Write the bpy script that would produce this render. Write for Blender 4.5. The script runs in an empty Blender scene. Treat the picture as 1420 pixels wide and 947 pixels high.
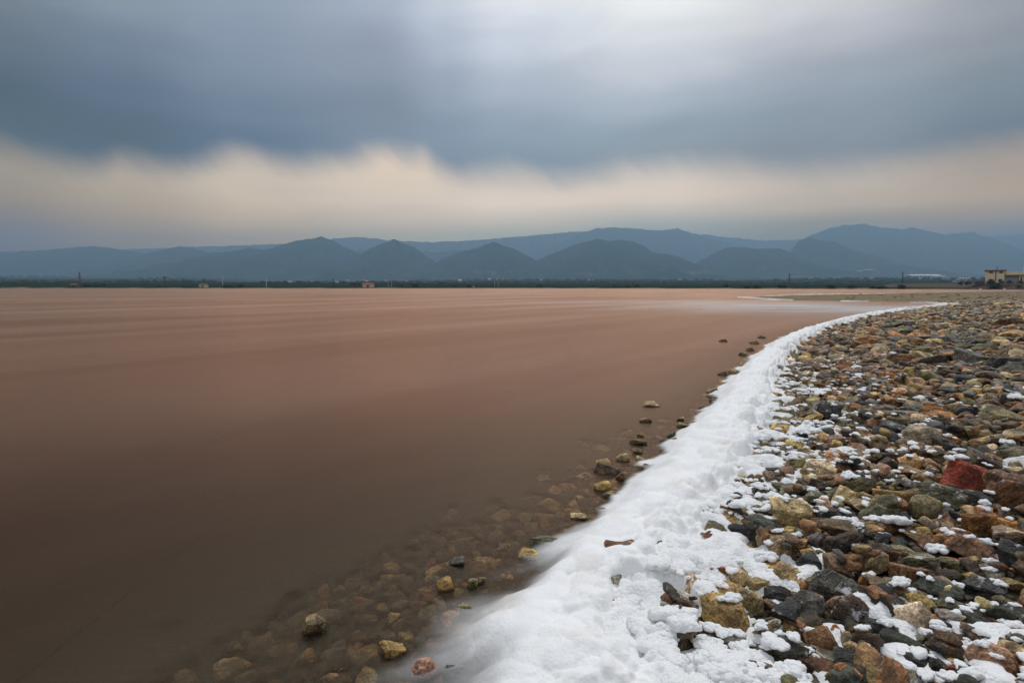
import bpy, bmesh, math, random
import numpy as np
from mathutils import Vector, Matrix, Euler

R = math.radians
rnd = random.Random(7)
rng = np.random.default_rng(7)
scene = bpy.context.scene
col = scene.collection

# ------------------------------------------------------------------ camera
CAM_Z, PITCH, FPX = 1.25, R(5.5), 20.0 / 36.0 * 1420.0
cam_d = bpy.data.cameras.new("camera")
cam_d.lens, cam_d.sensor_width = 20.0, 36.0
cam_d.clip_start, cam_d.clip_end = 0.05, 60000.0
cam = bpy.data.objects.new("camera", cam_d)
cam.location = (0, 0, CAM_Z)
cam.rotation_euler = (R(90) - PITCH, 0, 0)
col.objects.link(cam)
scene.camera = cam

scene.view_settings.view_transform = 'Standard'
scene.view_settings.look = 'None'
scene.view_settings.exposure = 0.0
scene.view_settings.gamma = 1.0
scene.render.engine = 'CYCLES'
scene.cycles.use_denoising = True
scene.cycles.max_bounces = 6
scene.cycles.transparent_max_bounces = 12
scene.cycles.volume_bounces = 0


def ray(px, py):
    dx, dy = (px - 710.0) / FPX, (473.5 - py) / FPX
    cp, sp = math.cos(PITCH), math.sin(PITCH)
    return (dx, cp + dy * sp, -sp + dy * cp)


def on_plane(px, py, z=0.0):
    d = ray(px, py)
    t = (z - CAM_Z) / d[2]
    return (d[0] * t, d[1] * t)


def at_dist(px, py, Y):
    d = ray(px, py)
    t = Y / d[1]
    return (d[0] * t, Y, CAM_Z + d[2] * t)


def lin(c):
    return tuple(((v / 255.0) / 12.92 if v / 255.0 <= 0.04045 else ((v / 255.0 + 0.055) / 1.055) ** 2.4) for v in c)


# ------------------------------------------------------------------ node helper
class NT:
    def __init__(self, tree):
        self.t = tree
        tree.nodes.clear()

    def n(self, typ, **kw):
        nd = self.t.nodes.new(typ)
        for k, v in kw.items():
            if k == 'inp':
                for kk, vv in v.items():
                    if hasattr(vv, 'is_linked') or isinstance(vv, bpy.types.NodeSocket):
                        self.t.links.new(vv, nd.inputs[kk])
                    else:
                        nd.inputs[kk].default_value = vv
            else:
                setattr(nd, k, v)
        return nd

    def math(self, op, a, b=None, c=None, clamp=False):
        nd = self.t.nodes.new('ShaderNodeMath')
        nd.operation = op
        nd.use_clamp = clamp
        for i, v in enumerate((a, b, c)):
            if v is None:
                continue
            if isinstance(v, bpy.types.NodeSocket):
                self.t.links.new(v, nd.inputs[i])
            else:
                nd.inputs[i].default_value = v
        return nd.outputs[0]

    def smooth(self, x, a, b):
        nd = self.n('ShaderNodeMapRange', interpolation_type='SMOOTHSTEP', inp={0: x, 1: a, 2: b})
        return nd.outputs[0]

    def mix(self, f, a, b, mode='MIX'):
        nd = self.t.nodes.new('ShaderNodeMix')
        nd.data_type = 'RGBA'
        nd.blend_type = mode
        for idx, v in ((0, f), (6, a), (7, b)):
            if isinstance(v, bpy.types.NodeSocket):
                self.t.links.new(v, nd.inputs[idx])
            elif idx == 0:
                nd.inputs[0].default_value = v
            else:
                nd.inputs[idx].default_value = (*v[:3], 1.0)
        return nd.outputs[2]

    def ramp(self, x, stops, interp='LINEAR'):
        nd = self.t.nodes.new('ShaderNodeValToRGB')
        cr = nd.color_ramp
        cr.interpolation = interp
        while len(cr.elements) < len(stops):
            cr.elements.new(0.5)
        for e, (p, c) in zip(cr.elements, sorted(stops, key=lambda s: s[0])):
            e.position = p
            e.color = (*c[:3], 1.0)
        self.t.links.new(x, nd.inputs[0])
        return nd.outputs[0]

    def noise(self, vec, scale, detail=4.0, rough=0.55, dist=0.0):
        nd = self.n('ShaderNodeTexNoise', inp={'Scale': scale, 'Detail': detail, 'Roughness': rough, 'Distortion': dist})
        if vec is not None:
            self.t.links.new(vec, nd.inputs['Vector'])
        return nd.outputs[0]

    def scale(self, vec, s):
        nd = self.n('ShaderNodeVectorMath', operation='MULTIPLY')
        self.t.links.new(vec, nd.inputs[0])
        nd.inputs[1].default_value = s
        return nd.outputs[0]

    def vadd(self, a, b):
        nd = self.n('ShaderNodeVectorMath', operation='ADD')
        self.t.links.new(a, nd.inputs[0])
        self.t.links.new(b, nd.inputs[1])
        return nd.outputs[0]

    def link(self, a, b):
        self.t.links.new(a, b)


def new_mat(name):
    m = bpy.data.materials.new(name)
    m.use_nodes = True
    return m, NT(m.node_tree)


# ------------------------------------------------------------------ sky and sun
SUN_EL, SUN_AZ = R(58), R(18)          # azimuth from +Y towards +X
world = bpy.data.worlds.new("World")
scene.world = world
world.use_nodes = True


def el_of(px, py):
    d = ray(px, py)
    return math.degrees(math.atan2(d[2], math.hypot(d[0], d[1])))


def az_of(px):
    return math.degrees(math.atan2((px - 710.0) / FPX, 1.0))


# cloud deck and pale clear band under it, as seen along eight bearings (elevation by photo row)
DECK = {
    0: [(0, (112, 124, 136)), (60, (100, 115, 130)), (130, (84, 100, 118)), (200, (78, 94, 114))],
    180: [(0, (132, 145, 160)), (60, (112, 127, 146)), (130, (95, 112, 134)), (200, (78, 96, 121)), (240, (84, 99, 122))],
    350: [(0, (142, 155, 172)), (80, (127, 141, 160)), (150, (108, 126, 146)), (200, (99, 119, 142))],
    540: [(0, (165, 175, 192)), (80, (142, 152, 170)), (150, (122, 136, 154)), (200, (122, 138, 156))],
    620: [(0, (194, 201, 213)), (60, (170, 179, 195)), (120, (148, 160, 177)), (180, (129, 145, 163)), (230, (123, 140, 158))],
    700: [(0, (222, 225, 232)), (60, (196, 203, 215)), (120, (168, 178, 193)), (180, (140, 156, 172)), (230, (125, 143, 160))],
    900: [(0, (232, 234, 235)), (50, (215, 218, 222)), (90, (195, 200, 208)), (140, (165, 175, 188)), (190, (140, 155, 168)), (230, (138, 150, 162))],
    1150: [(0, (205, 206, 210)), (50, (180, 182, 190)), (100, (152, 160, 172)), (160, (135, 147, 160)), (220, (128, 139, 152))],
    1400: [(0, (148, 152, 160)), (60, (140, 146, 155)), (120, (125, 138, 150)), (190, (108, 124, 140))],
}
BAND = {
    0: [(235, (156, 151, 146)), (275, (147, 145, 143)), (320, (128, 134, 138)), (390, (112, 126, 138))],
    180: [(250, (176, 168, 160)), (280, (166, 160, 154)), (320, (148, 147, 147)), (390, (124, 134, 142))],
    350: [(235, (200, 188, 176)), (270, (194, 184, 174)), (310, (172, 166, 162)), (390, (135, 142, 148))],
    540: [(235, (216, 200, 184)), (280, (206, 195, 184)), (310, (180, 175, 171)), (328, (158, 163, 165)), (390, (132, 144, 152))],
    700: [(255, (204, 193, 184)), (285, (213, 202, 194)), (308, (184, 181, 177)), (324, (156, 165, 169)), (390, (130, 144, 153))],
    900: [(245, (204, 194, 186)), (278, (210, 198, 188)), (298, (180, 179, 176)), (314, (150, 162, 168)), (390, (125, 140, 150))],
    1150: [(255, (184, 175, 168)), (288, (172, 166, 161)), (308, (138, 145, 150)), (390, (118, 132, 142))],
    1400: [(235, (164, 153, 147)), (270, (166, 156, 150)), (300, (142, 144, 146)), (325, (118, 130, 140)), (390, (108, 124, 138))],
}
EDGE = [(0, 214), (20, 210), (60, 226), (130, 243), (165, 238), (178, 228), (205, 236), (245, 246), (290, 236), (320, 225),
        (350, 220), (385, 228), (430, 239), (480, 232), (520, 220), (545, 214), (575, 228), (590, 217), (608, 240), (640, 250),
        (690, 240), (735, 251), (775, 257), (830, 245), (920, 230), (1000, 238), (1100, 246), (1200, 240), (1300, 222), (1420, 205)]

# haze between the eye and the sky low over the horizon: the clear-air colour behind it is what the sky has to give
HAZE_SIGMA, HAZE_TOP, HAZE_FAR = 2.25e-4, 820.0, 9200.0
HAZE_J = (0.16, 0.25, 0.35)


def behind_haze(c, el):
    d = HAZE_TOP / max(math.sin(R(max(el, 0.5))), 1e-3)
    d = min(d, HAZE_FAR / math.cos(R(el)))
    T = math.exp(-HAZE_SIGMA * d)
    return tuple(min(2.3, max(0.004, (v - (1 - T) * j) / T)) for v, j in zip(c, HAZE_J))


nt = NT(world.node_tree)
tc = nt.n('ShaderNodeTexCoord')
sep = nt.n('ShaderNodeSeparateXYZ')
nt.link(tc.outputs['Generated'], sep.inputs[0])
el = nt.math('MULTIPLY', nt.math('ARCSINE', sep.outputs[2]), 180 / math.pi)
az = nt.math('MULTIPLY', nt.math('ARCTAN2', sep.outputs[0], sep.outputs[1]), 180 / math.pi)
# long-exposure drift: soft slanting streaks that run with the cloud
cv = nt.n('ShaderNodeCombineXYZ', inp={0: nt.math('ADD', nt.math('MULTIPLY', az, 0.045), nt.math('MULTIPLY', el, 0.075)), 1: nt.math('SUBTRACT', nt.math('MULTIPLY', el, 0.15), nt.math('MULTIPLY', az, 0.03)), 2: 0.3})
streak = nt.noise(cv.outputs[0], 1.5, 5.0, 0.55, 0.5)
cv2 = nt.n('ShaderNodeCombineXYZ', inp={0: nt.math('MULTIPLY', az, 0.05), 1: nt.math('MULTIPLY', el, 0.09), 2: 1.7})
blob = nt.noise(cv2.outputs[0], 1.3, 3.0, 0.5)
st = nt.math('SUBTRACT', streak, 0.5)
bl = nt.math('SUBTRACT', blob, 0.5)
elw = nt.math('ADD', el, nt.math('ADD', nt.math('MULTIPLY', st, 1.3), nt.math('MULTIPLY', bl, 2.2)))
EL0, EL1 = -2.0, 90.0
elf = nt.math('DIVIDE', nt.math('SUBTRACT', elw, EL0), EL1 - EL0, clamp=True)
elf2 = nt.math('DIVIDE', nt.math('SUBTRACT', el, EL0), EL1 - EL0, clamp=True)
# beyond the frame the bearing is folded back, so the same cloud goes on round the horizon
azm = nt.math('PINGPONG', nt.math('ADD', az, 42.0), 84.0)
azm = nt.math('SUBTRACT', azm, 42.0)
ZEN = lin((204, 208, 214))


def column_mix(table, coord, deck):
    out = None
    xs = sorted(table)
    for i, x in enumerate(xs):
        stops = []
        for (py, c) in table[x]:
            e = el_of(x, py)
            cc = behind_haze(lin(c), e)
            stops.append(((e - EL0) / (EL1 - EL0), cc))
        if deck:
            top = lin(table[x][0][1])
            stops.append(((36 - EL0) / 92.0, tuple(0.5 * a + 0.5 * b for a, b in zip(top, ZEN))))
            stops.append(((52 - EL0) / 92.0, ZEN))
        r = nt.ramp(coord, stops, 'EASE' if deck else 'LINEAR')
        if out is None:
            out = r
        else:
            out = nt.mix(nt.smooth(azm, az_of(xs[i - 1]), az_of(x)), out, r)
    return out


deck_c = column_mix(DECK, elf, True)
band_c = column_mix(BAND, elf2, False)
edge_v = nt.ramp(nt.math('DIVIDE', nt.math('ADD', azm, 42.0), 84.0, clamp=True),
                 [((az_of(x) + 42) / 84.0, (el_of(x, y) / 20.0,) * 3) for x, y in EDGE], 'B_SPLINE')
edge_el = nt.math('MULTIPLY', edge_v, 20.0)
cv3 = nt.n('ShaderNodeCombineXYZ', inp={0: nt.math('MULTIPLY', nt.math('ADD', az, nt.math('MULTIPLY', el, 0.9)), 0.30), 1: nt.math('MULTIPLY', el, 0.10), 2: 4.1})
wisp = nt.math('SUBTRACT', nt.noise(cv3.outputs[0], 1.0, 5.0, 0.6), 0.5)
over = nt.math('SUBTRACT', el, nt.math('ADD', edge_el, nt.math('MULTIPLY', wisp, 1.7)))
cloud_f = nt.smooth(over, -1.5, 2.1)
sky_c = nt.mix(cloud_f, band_c, deck_c)
sky_c = nt.mix(1.0, sky_c, nt.math('ADD', 1.0, nt.math('MULTIPLY', st, 0.30)), 'MULTIPLY')
nishita = nt.n('ShaderNodeTexSky', sky_type='NISHITA', sun_disc=False, sun_elevation=SUN_EL, sun_rotation=SUN_AZ)
nis = nt.mix(1.0, nishita.outputs[0], (0.07, 0.07, 0.07), 'MULTIPLY')
sky_c = nt.mix(0.04, sky_c, nis)
bg = nt.n('ShaderNodeBackground', inp={'Color': sky_c, 'Strength': 1.0})
wo = nt.n('ShaderNodeOutputWorld')
nt.link(bg.outputs[0], wo.inputs['Surface'])

sun_d = bpy.data.lights.new("sun", 'SUN')
sun_d.energy, sun_d.angle, sun_d.color = 1.5, R(13), (1.0, 0.965, 0.92)
sun = bpy.data.objects.new("sun", sun_d)
sd = Vector((math.sin(SUN_AZ) * math.cos(SUN_EL), math.cos(SUN_AZ) * math.cos(SUN_EL), math.sin(SUN_EL)))
sun.rotation_euler = sd.to_track_quat('Z', 'Y').to_euler()
sun.location = (0, 0, 50)
col.objects.link(sun)


# ------------------------------------------------------------------ numpy noise
def _h(ix, iy, iz, seed):
    h = (ix.astype(np.int64) * 374761393 + iy.astype(np.int64) * 668265263 + iz.astype(np.int64) * 2147483647 + seed * 974634777) & 0xFFFFFFFF
    h = ((h ^ (h >> 13)) * 1274126177) & 0xFFFFFFFF
    h = ((h ^ (h >> 16)) * 2246822519) & 0xFFFFFFFF
    return (h ^ (h >> 15)) / 4294967295.0


def vnoise(p, seed=0):
    p = np.asarray(p, float)
    i = np.floor(p).astype(np.int64)
    f = p - i
    u = f * f * f * (f * (f * 6 - 15) + 10)
    out = 0
    for dx in (0, 1):
        wx = u[:, 0] if dx else 1 - u[:, 0]
        for dy in (0, 1):
            wy = u[:, 1] if dy else 1 - u[:, 1]
            for dz in (0, 1):
                wz = u[:, 2] if dz else 1 - u[:, 2]
                out = out + wx * wy * wz * _h(i[:, 0] + dx, i[:, 1] + dy, i[:, 2] + dz, seed)
    return out * 2 - 1


def fbm(p, octv=4, seed=0, gain=0.5):
    p = np.asarray(p, float)
    a, s, o = 1.0, 0, 0.0
    for k in range(octv):
        o = o + a * vnoise(p * (2.03 ** k) + 17.3 * k, seed + k)
        s += a
        a *= gain
    return o / s


def P3(x, y, z=0.0):
    x = np.asarray(x, float)
    return np.stack([x, np.asarray(y, float) + 0 * x, 0 * x + z], 1)


def domes(x, y, cell, seed=0, fill=1.0):
    """Rounded bubbles: height 0..1 of the nearest of scattered half-spheres."""
    gx, gy = x / cell, y / cell
    ix, iy = np.floor(gx), np.floor(gy)
    best = np.zeros_like(gx)
    for dx in (-1, 0, 1):
        for dy in (-1, 0, 1):
            cx, cy = ix + dx, iy + dy
            z0 = np.zeros_like(cx)
            ox, oy = _h(cx, cy, z0, seed), _h(cx, cy, z0 + 1, seed)
            rr = 0.45 + 0.55 * _h(cx, cy, z0 + 2, seed)
            d2 = (gx - cx - ox) ** 2 + (gy - cy - oy) ** 2
            best = np.maximum(best, np.sqrt(np.maximum(0, 1 - d2 / (rr * rr))) * rr)
    return best


def sstep(x, a, b):
    t = np.clip((x - a) / (b - a), 0, 1)
    return t * t * (3 - 2 * t)


# ------------------------------------------------------------------ mesh helpers
def mesh_np(name, V, F, mat=None, smooth=True, attrs=None):
    """V (n,3), F (m,3|4) -> mesh datablock."""
    me = bpy.data.meshes.new(name)
    V = np.ascontiguousarray(V, np.float32)
    F = np.ascontiguousarray(F, np.int32)
    k = F.shape[1]
    me.vertices.add(len(V))
    me.vertices.foreach_set('co', V.ravel())
    me.loops.add(F.size)
    me.loops.foreach_set('vertex_index', F.ravel())
    me.polygons.add(len(F))
    me.polygons.foreach_set('loop_start', np.arange(0, F.size, k, dtype=np.int32))
    me.polygons.foreach_set('use_smooth', np.full(len(F), smooth))
    for an, (typ, arr) in (attrs or {}).items():
        at = me.attributes.new(an, typ, 'POINT')
        at.data.foreach_set('color' if typ == 'FLOAT_COLOR' else 'value', np.ascontiguousarray(arr, np.float32).ravel())
    me.update()
    me.validate()
    if mat:
        me.materials.append(mat)
    return me


def add(name, me, loc=(0, 0, 0), parent=None, **props):
    o = bpy.data.objects.new(name, me)
    o.location = loc
    col.objects.link(o)
    if parent:
        o.parent = parent
    for k, v in props.items():
        o[k] = v
    return o


def grid_faces(nr, nc):
    i = np.arange(nr - 1)[:, None] * nc + np.arange(nc - 1)[None, :]
    return np.stack([i, i + 1, i + nc + 1, i + nc], -1).reshape(-1, 4)


class MB:
    """Collects boxes, bars and prisms for one mesh."""

    def __init__(self):
        self.v, self.f = [], []

    def box(self, x0, x1, y0, y1, z0, z1):
        b = len(self.v)
        self.v += [(x0, y0, z0), (x1, y0, z0), (x1, y1, z0), (x0, y1, z0), (x0, y0, z1), (x1, y0, z1), (x1, y1, z1), (x0, y1, z1)]
        self.f += [tuple(b + i for i in q) for q in ((3, 2, 1, 0), (4, 5, 6, 7), (0, 1, 5, 4), (1, 2, 6, 5), (2, 3, 7, 6), (3, 0, 4, 7))]
        return self

    def gable(self, x0, x1, y0, y1, z0, z1):
        b = len(self.v)
        ym = 0.5 * (y0 + y1)
        self.v += [(x0, y0, z0), (x1, y0, z0), (x1, y1, z0), (x0, y1, z0), (x0, ym, z1), (x1, ym, z1)]
        self.f += [tuple(b + i for i in q) for q in ((3, 2, 1, 0), (0, 1, 5, 4), (2, 3, 4, 5), (0, 4, 3), (1, 2, 5))]
        return self

    def bar(self, p, q, r0, r1=None, n=6):
        r1 = r0 if r1 is None else r1
        p, q = Vector(p), Vector(q)
        d = (q - p).normalized()
        a = d.orthogonal().normalized()
        c = d.cross(a)
        b = len(self.v)
        for pt, r in ((p, r0), (q, r1)):
            for k in range(n):
                t = 2 * math.pi * k / n
                self.v.append(tuple(pt + a * math.cos(t) * r + c * math.sin(t) * r))
        for k in range(n):
            self.f.append((b + k, b + (k + 1) % n, b + n + (k + 1) % n, b + n + k))
        self.f.append(tuple(b + n - 1 - k for k in range(n)))
        self.f.append(tuple(b + n + k for k in range(n)))
        return self

    def mesh(self, name, mat):
        me = bpy.data.meshes.new(name)
        me.from_pydata(self.v, [], self.f)
        me.update()
        me.materials.append(mat)
        return me


_ico_cache = {}


def ico(sub):
    if sub not in _ico_cache:
        bm = bmesh.new()
        bmesh.ops.create_icosphere(bm, subdivisions=sub, radius=1.0)
        bm.verts.ensure_lookup_table()
        V = np.array([v.co[:] for v in bm.verts])
        V /= np.linalg.norm(V, axis=1)[:, None]
        F = np.array([[v.index for v in f.verts] for f in bm.faces])
        bm.free()
        _ico_cache[sub] = (V, F)
    return _ico_cache[sub]


# ------------------------------------------------------------------ terrain shape
SHORE_PX = [(700, 947), (760, 880), (810, 820), (870, 760), (930, 700), (975, 650), (1010, 610), (1040, 565), (1062, 525), (1076, 500),
            (1096, 478), (1126, 462), (1160, 450), (1205, 440.5), (1250, 433.5), (1300, 427), (1338, 421.5), (1322, 419.6), (1270, 418.6), (1240, 418.8),
            (1180, 418), (1100, 416.8), (1060, 415.2), (1040, 412.6), (1060, 410.6), (1100, 408.8), (1240, 407.2), (1330, 405.2), (1420, 403.6)]
LAND = [on_plane(*p) for p in SHORE_PX]
NSH = 17                                                  # the first points are the near shoreline
LAND = [(-6.0, -12.0), (-2.2, -3.0), (-0.75, -0.2), (-0.28, 0.9)] + LAND + [(260, 190), (260, -12)]
LANDA = np.array(LAND)
BANK = np.array([(-230, 215), (-176, 226), (-178, 230), (-232, 224)])


def sdist(x, y, poly):
    """Signed distance to a closed polygon, positive inside."""
    x, y = np.asarray(x, float), np.asarray(y, float)
    d2 = np.full(x.shape, 1e18)
    ins = np.zeros(x.shape, bool)
    n = len(poly)
    for i in range(n):
        ax, ay = poly[i]
        bx, by = poly[(i + 1) % n]
        ex, ey = bx - ax, by - ay
        t = np.clip(((x - ax) * ex + (y - ay) * ey) / (ex * ex + ey * ey + 1e-12), 0, 1)
        d2 = np.minimum(d2, (x - ax - t * ex) ** 2 + (y - ay - t * ey) ** 2)
        c = ((ay > y) != (by > y)) & (x < (bx - ax) * (y - ay) / ((by - ay) if by != ay else 1e-12) + ax)
        ins ^= c
    return np.where(ins, 1, -1) * np.sqrt(d2)


def yfar(x):
    return np.interp(x, [-4000, -900, 20, 120, 221, 330, 900, 4000], [420, 410, 400, 345, 246, 205, 120, -600])


def terrain(x, y):
    x, y = np.asarray(x, float), np.asarray(y, float)
    s = sdist(x, y, LANDA)
    r = np.hypot(x, y)
    A = 0.14 + 0.80 * (1 - sstep(y - 0.12 * x, 24, 44))
    inland = A * (1 - np.exp(-np.maximum(s, 0) / 7.0))
    d = np.maximum(-s, 0)
    under = -(0.075 * np.minimum(d, 1.0) + 0.17 * np.clip(d - 1.0, 0, 7))
    z = np.where(s > 0, inland, under)
    z = z + 0.012 * vnoise(P3(x * 2.2, y * 2.2), 3) * (r < 60) + 0.03 * vnoise(P3(x * 0.5, y * 0.5), 4) * np.clip(s, 0, 1) * (r < 80)
    b = sdist(x, y, BANK)
    z = np.maximum(z, np.where(b > -6, 0.12 * np.tanh(b / 1.5), -9))
    f = y - yfar(x)
    plain = 0.9 * np.tanh(np.maximum(f, 0) / 4.0) + 0.0116 * np.maximum(r - 520, 0) + 0.0
    plain = plain + (0.35 * vnoise(P3(x * 0.05, y * 0.05), 8) + 0.004 * np.maximum(r - 500, 0) * vnoise(P3(x * 0.002, y * 0.0012), 9)) * sstep(f, 5, 80)
    z = np.where(f > 0, np.maximum(z, plain), np.where(f > -8, np.maximum(z, -1.2 * (-f / 8.0)), z))
    return z, s


def ground_z(x, y):
    return float(terrain(np.array([x]), np.array([y]))[0][0])


def polar(r0, r1, nr, angs):
    rr = np.geomspace(r0, r1, nr)
    A, Rr = np.meshgrid(angs, rr)
    return (Rr * np.sin(A)).ravel(), (Rr * np.cos(A)).ravel()


angs = np.unique(np.concatenate([np.radians(np.linspace(-60, 60, 481)), np.radians(np.linspace(60, 300, 61))]))
gx, gy = polar(0.25, 10000.0, 330, angs)
gz, gs = terrain(gx, gy)
gr = np.hypot(gx, gy)
veg = sstep(gy - yfar(gx), 0.5, 5.0)

m_ground, t = new_mat("shore_grit")
geo = t.n('ShaderNodeNewGeometry')
pos = geo.outputs['Position']
va = t.n('ShaderNodeAttribute', attribute_name='veg')
n1 = t.noise(pos, 60.0, 5.0, 0.6)
n2 = t.noise(pos, 7.0, 4.0)
grit = t.ramp(n1, [(0.25, (0.018, 0.016, 0.013)), (0.5, (0.045, 0.038, 0.028)), (0.72, (0.13, 0.105, 0.072))])
grit = t.mix(t.math('MULTIPLY', n2, 0.4), grit, (0.055, 0.045, 0.028))
sp = t.n('ShaderNodeSeparateXYZ')
t.link(pos, sp.inputs[0])
sand_n = t.noise(t.scale(pos, (0.35, 1.4, 1.0)), 1.0, 5.0, 0.65)
sand = t.ramp(sand_n, [(0.3, (0.12, 0.10, 0.062)), (0.55, (0.27, 0.205, 0.13)), (0.75, (0.36, 0.28, 0.19))])
grit = t.mix(t.smooth(sp.outputs[1], 30.0, 46.0), grit, sand)
field = t.noise(t.scale(pos, (0.0022, 0.0075, 0.0)), 1.0, 5.0, 0.62, 0.4)
green = t.ramp(field, [(0.30, (0.020, 0.034, 0.016)), (0.48, (0.030, 0.052, 0.024)), (0.56, (0.06, 0.075, 0.035)), (0.66, (0.032, 0.05, 0.024)), (0.78, (0.075, 0.075, 0.05))])
patch = t.noise(t.scale(pos, (0.03, 0.1, 0.0)), 1.0, 4.0)
green = t.mix(t.math('MULTIPLY', patch, 0.5), green, (0.040, 0.042, 0.02))
green = t.mix(1.0, green, (0.42, 0.50, 0.50), 'MULTIPLY')
gc = t.mix(va.outputs['Fac'], grit, green)
bmp = t.n('ShaderNodeBump', inp={'Strength': 0.7, 'Distance': 0.02, 'Height': n1})
pb = t.n('ShaderNodeBsdfPrincipled', inp={'Base Color': gc, 'Roughness': 0.85, 'Specular IOR Level': 0.0, 'Normal': bmp.outputs[0]})
mo = t.n('ShaderNodeOutputMaterial')
t.link(pb.outputs[0], mo.inputs[0])

add("ground", mesh_np("ground", np.stack([gx, gy, gz], 1), grid_faces(330, len(angs)), m_ground, True, {'veg': ('FLOAT', veg)}), kind="structure")

# ------------------------------------------------------------------ mountains
m_mount, t = new_mat("wooded_slope")
geo = t.n('ShaderNodeNewGeometry')
pos = geo.outputs['Position']
n1 = t.noise(t.scale(pos, (0.004, 0.004, 0.008)), 1.0, 7.0, 0.65)
mc = t.ramp(n1, [(0.3, (0.010, 0.022, 0.019)), (0.5, (0.020, 0.036, 0.029)), (0.66, (0.036, 0.050, 0.038)), (0.82, (0.08, 0.078, 0.06))])
sp = t.n('ShaderNodeSeparateXYZ')
t.link(pos, sp.inputs[0])
bare = t.math('MULTIPLY', t.smooth(t.noise(t.scale(pos, (0.006, 0.006, 0.02)), 1.0, 5.0, 0.6), 0.56, 0.70), t.smooth(sp.outputs[2], 210.0, 40.0))
mc = t.mix(bare, mc, (0.15, 0.125, 0.095))
pb = t.n('ShaderNodeBsdfPrincipled', inp={'Base Color': mc, 'Roughness': 0.9, 'Specular IOR Level': 0.0})
mo = t.n('ShaderNodeOutputMaterial')
t.link(pb.outputs[0], mo.inputs[0])


def mountain(prof, D, front, back, seed, gul=0.36, lam=170.0):
    P = np.array([at_dist(px, py, D) for px, py in prof])
    x0, x1 = P[0, 0], P[-1, 0]
    ny, nx = 64, max(60, int((x1 - x0) / 11.0))
    X = np.linspace(x0, x1, nx)
    Vv = np.concatenate([np.linspace(-1, 0, 44), np.linspace(0, 1, 21)[1:]])
    XX, VV = np.meshgrid(X, Vv)
    xx, vv = XX.ravel(), VV.ravel()
    a = np.abs(vv)
    yy = D + np.where(vv < 0, vv * front, vv * back)
    base = 0.0116 * np.maximum(np.hypot(xx, yy) - 520, 0) - 6.0
    warp = fbm(P3(xx / 420.0, yy / 420.0), 3, seed) * 190.0 * a
    xs = xx + warp
    prof_h = np.interp(xs, P[:, 0], P[:, 2])
    prof_h = prof_h + 13.0 * fbm(P3(xs / 60.0, 0 * xs), 4, seed + 5, 0.6) * np.clip((prof_h - 60) / 100, 0, 1)
    ridge = 1 - np.abs(fbm(P3(xs / lam, yy / (lam * 3.2)), 4, seed + 11)) * 2.2
    ridge2 = 1 - np.abs(fbm(P3(xs / (lam * .35), yy / (lam * 1.1)), 3, seed + 21)) * 2.0
    fall = np.clip(1 - a, 0, 1) ** 1.15
    g = (gul * (1 - ridge) + 0.13 * (1 - ridge2)) * np.clip(a * 3.0, 0, 1) * np.clip((1 - a) * 2, 0, 1)
    zz = base + np.maximum(prof_h - base, -4.0) * np.clip(fall - g * fall ** 0.5, -0.02, 1)
    edge = np.clip(np.minimum(xx - x0, x1 - xx) / (0.05 * (x1 - x0)), 0, 1)
    zz = np.where(edge < 1, base + (zz - base) * edge, zz)
    me = mesh_np("mountain", np.stack([xx, yy, zz], 1), grid_faces(len(Vv), nx), m_mount, True)
    return add("mountain", me, kind="structure")


# faint far ridges first, then the nearer hills
mountain([(-260, 352), (-120, 346), (0, 352), (200, 345), (400, 338), (470, 330), (500, 329), (545, 334), (600, 336), (650, 334), (700, 330), (740, 326),
          (790, 322), (830, 320), (900, 322), (980, 326), (1060, 334), (1120, 332), (1300, 330), (1400, 326), (1470, 322), (1560, 330), (1720, 345)], 7750, 1700, 500, 101)
mountain([(640, 372), (700, 358), (745, 350), (775, 338), (800, 326), (825, 317), (850, 316), (880, 317), (910, 320), (940, 317), (960, 323), (985, 331), (1010, 336), (1030, 340), (1060, 352), (1110, 368)], 6900, 1600, 500, 102)
mountain([(1060, 370), (1095, 345), (1120, 328), (1145, 318), (1170, 312), (1200, 310.5), (1220, 315), (1250, 318), (1262, 315), (1285, 320), (1310, 325), (1335, 324), (1347, 321.5),
          (1370, 329), (1395, 340), (1420, 350), (1470, 352), (1540, 345), (1640, 360)], 6300, 1600, 600, 103)
mountain([(-200, 368), (-80, 350), (0, 350), (60, 347), (105, 342.5), (140, 342), (165, 347), (200, 352), (245, 360), (300, 372)], 5700, 1300, 500, 104)
mountain([(150, 374), (190, 355), (225, 346), (248, 341), (270, 345), (300, 352), (345, 362), (400, 374)], 5300, 1200, 500, 105)
mountain([(460, 372), (500, 345), (560, 347), (600, 350), (640, 346), (660, 352), (740, 375)], 5900, 1200, 500, 106)
mountain([(200, 382), (235, 370), (270, 357), (300, 350), (325, 348), (345, 344), (365, 347), (390, 340), (415, 334), (432, 331), (446, 328.5), (460, 333), (475, 341), (500, 352), (530, 366), (570, 380)], 4500, 1300, 500, 107)
mountain([(440, 382), (470, 368), (500, 351), (520, 341), (535, 336), (546, 332.5), (558, 337), (575, 343), (592, 356), (620, 372), (650, 384)], 4150, 1100, 500, 108)
mountain([(570, 382), (600, 366), (630, 352), (655, 345), (672, 339), (685, 336), (698, 340), (715, 345), (735, 356), (760, 368), (800, 384)], 4000, 1100, 500, 109)
mountain([(690, 384), (735, 364), (760, 354), (785, 343), (805, 337), (825, 331.5), (842, 334), (860, 333), (878, 334.5), (892, 342), (905, 351), (930, 353), (945, 358), (975, 370), (1010, 384)], 3900, 1200, 500, 110)
mountain([(930, 384), (965, 365), (985, 353), (1003, 345), (1020, 341.5), (1040, 344), (1060, 346), (1082, 345), (1097, 351), (1115, 360), (1140, 372), (1175, 384)], 4200, 1100, 500, 111)
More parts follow.
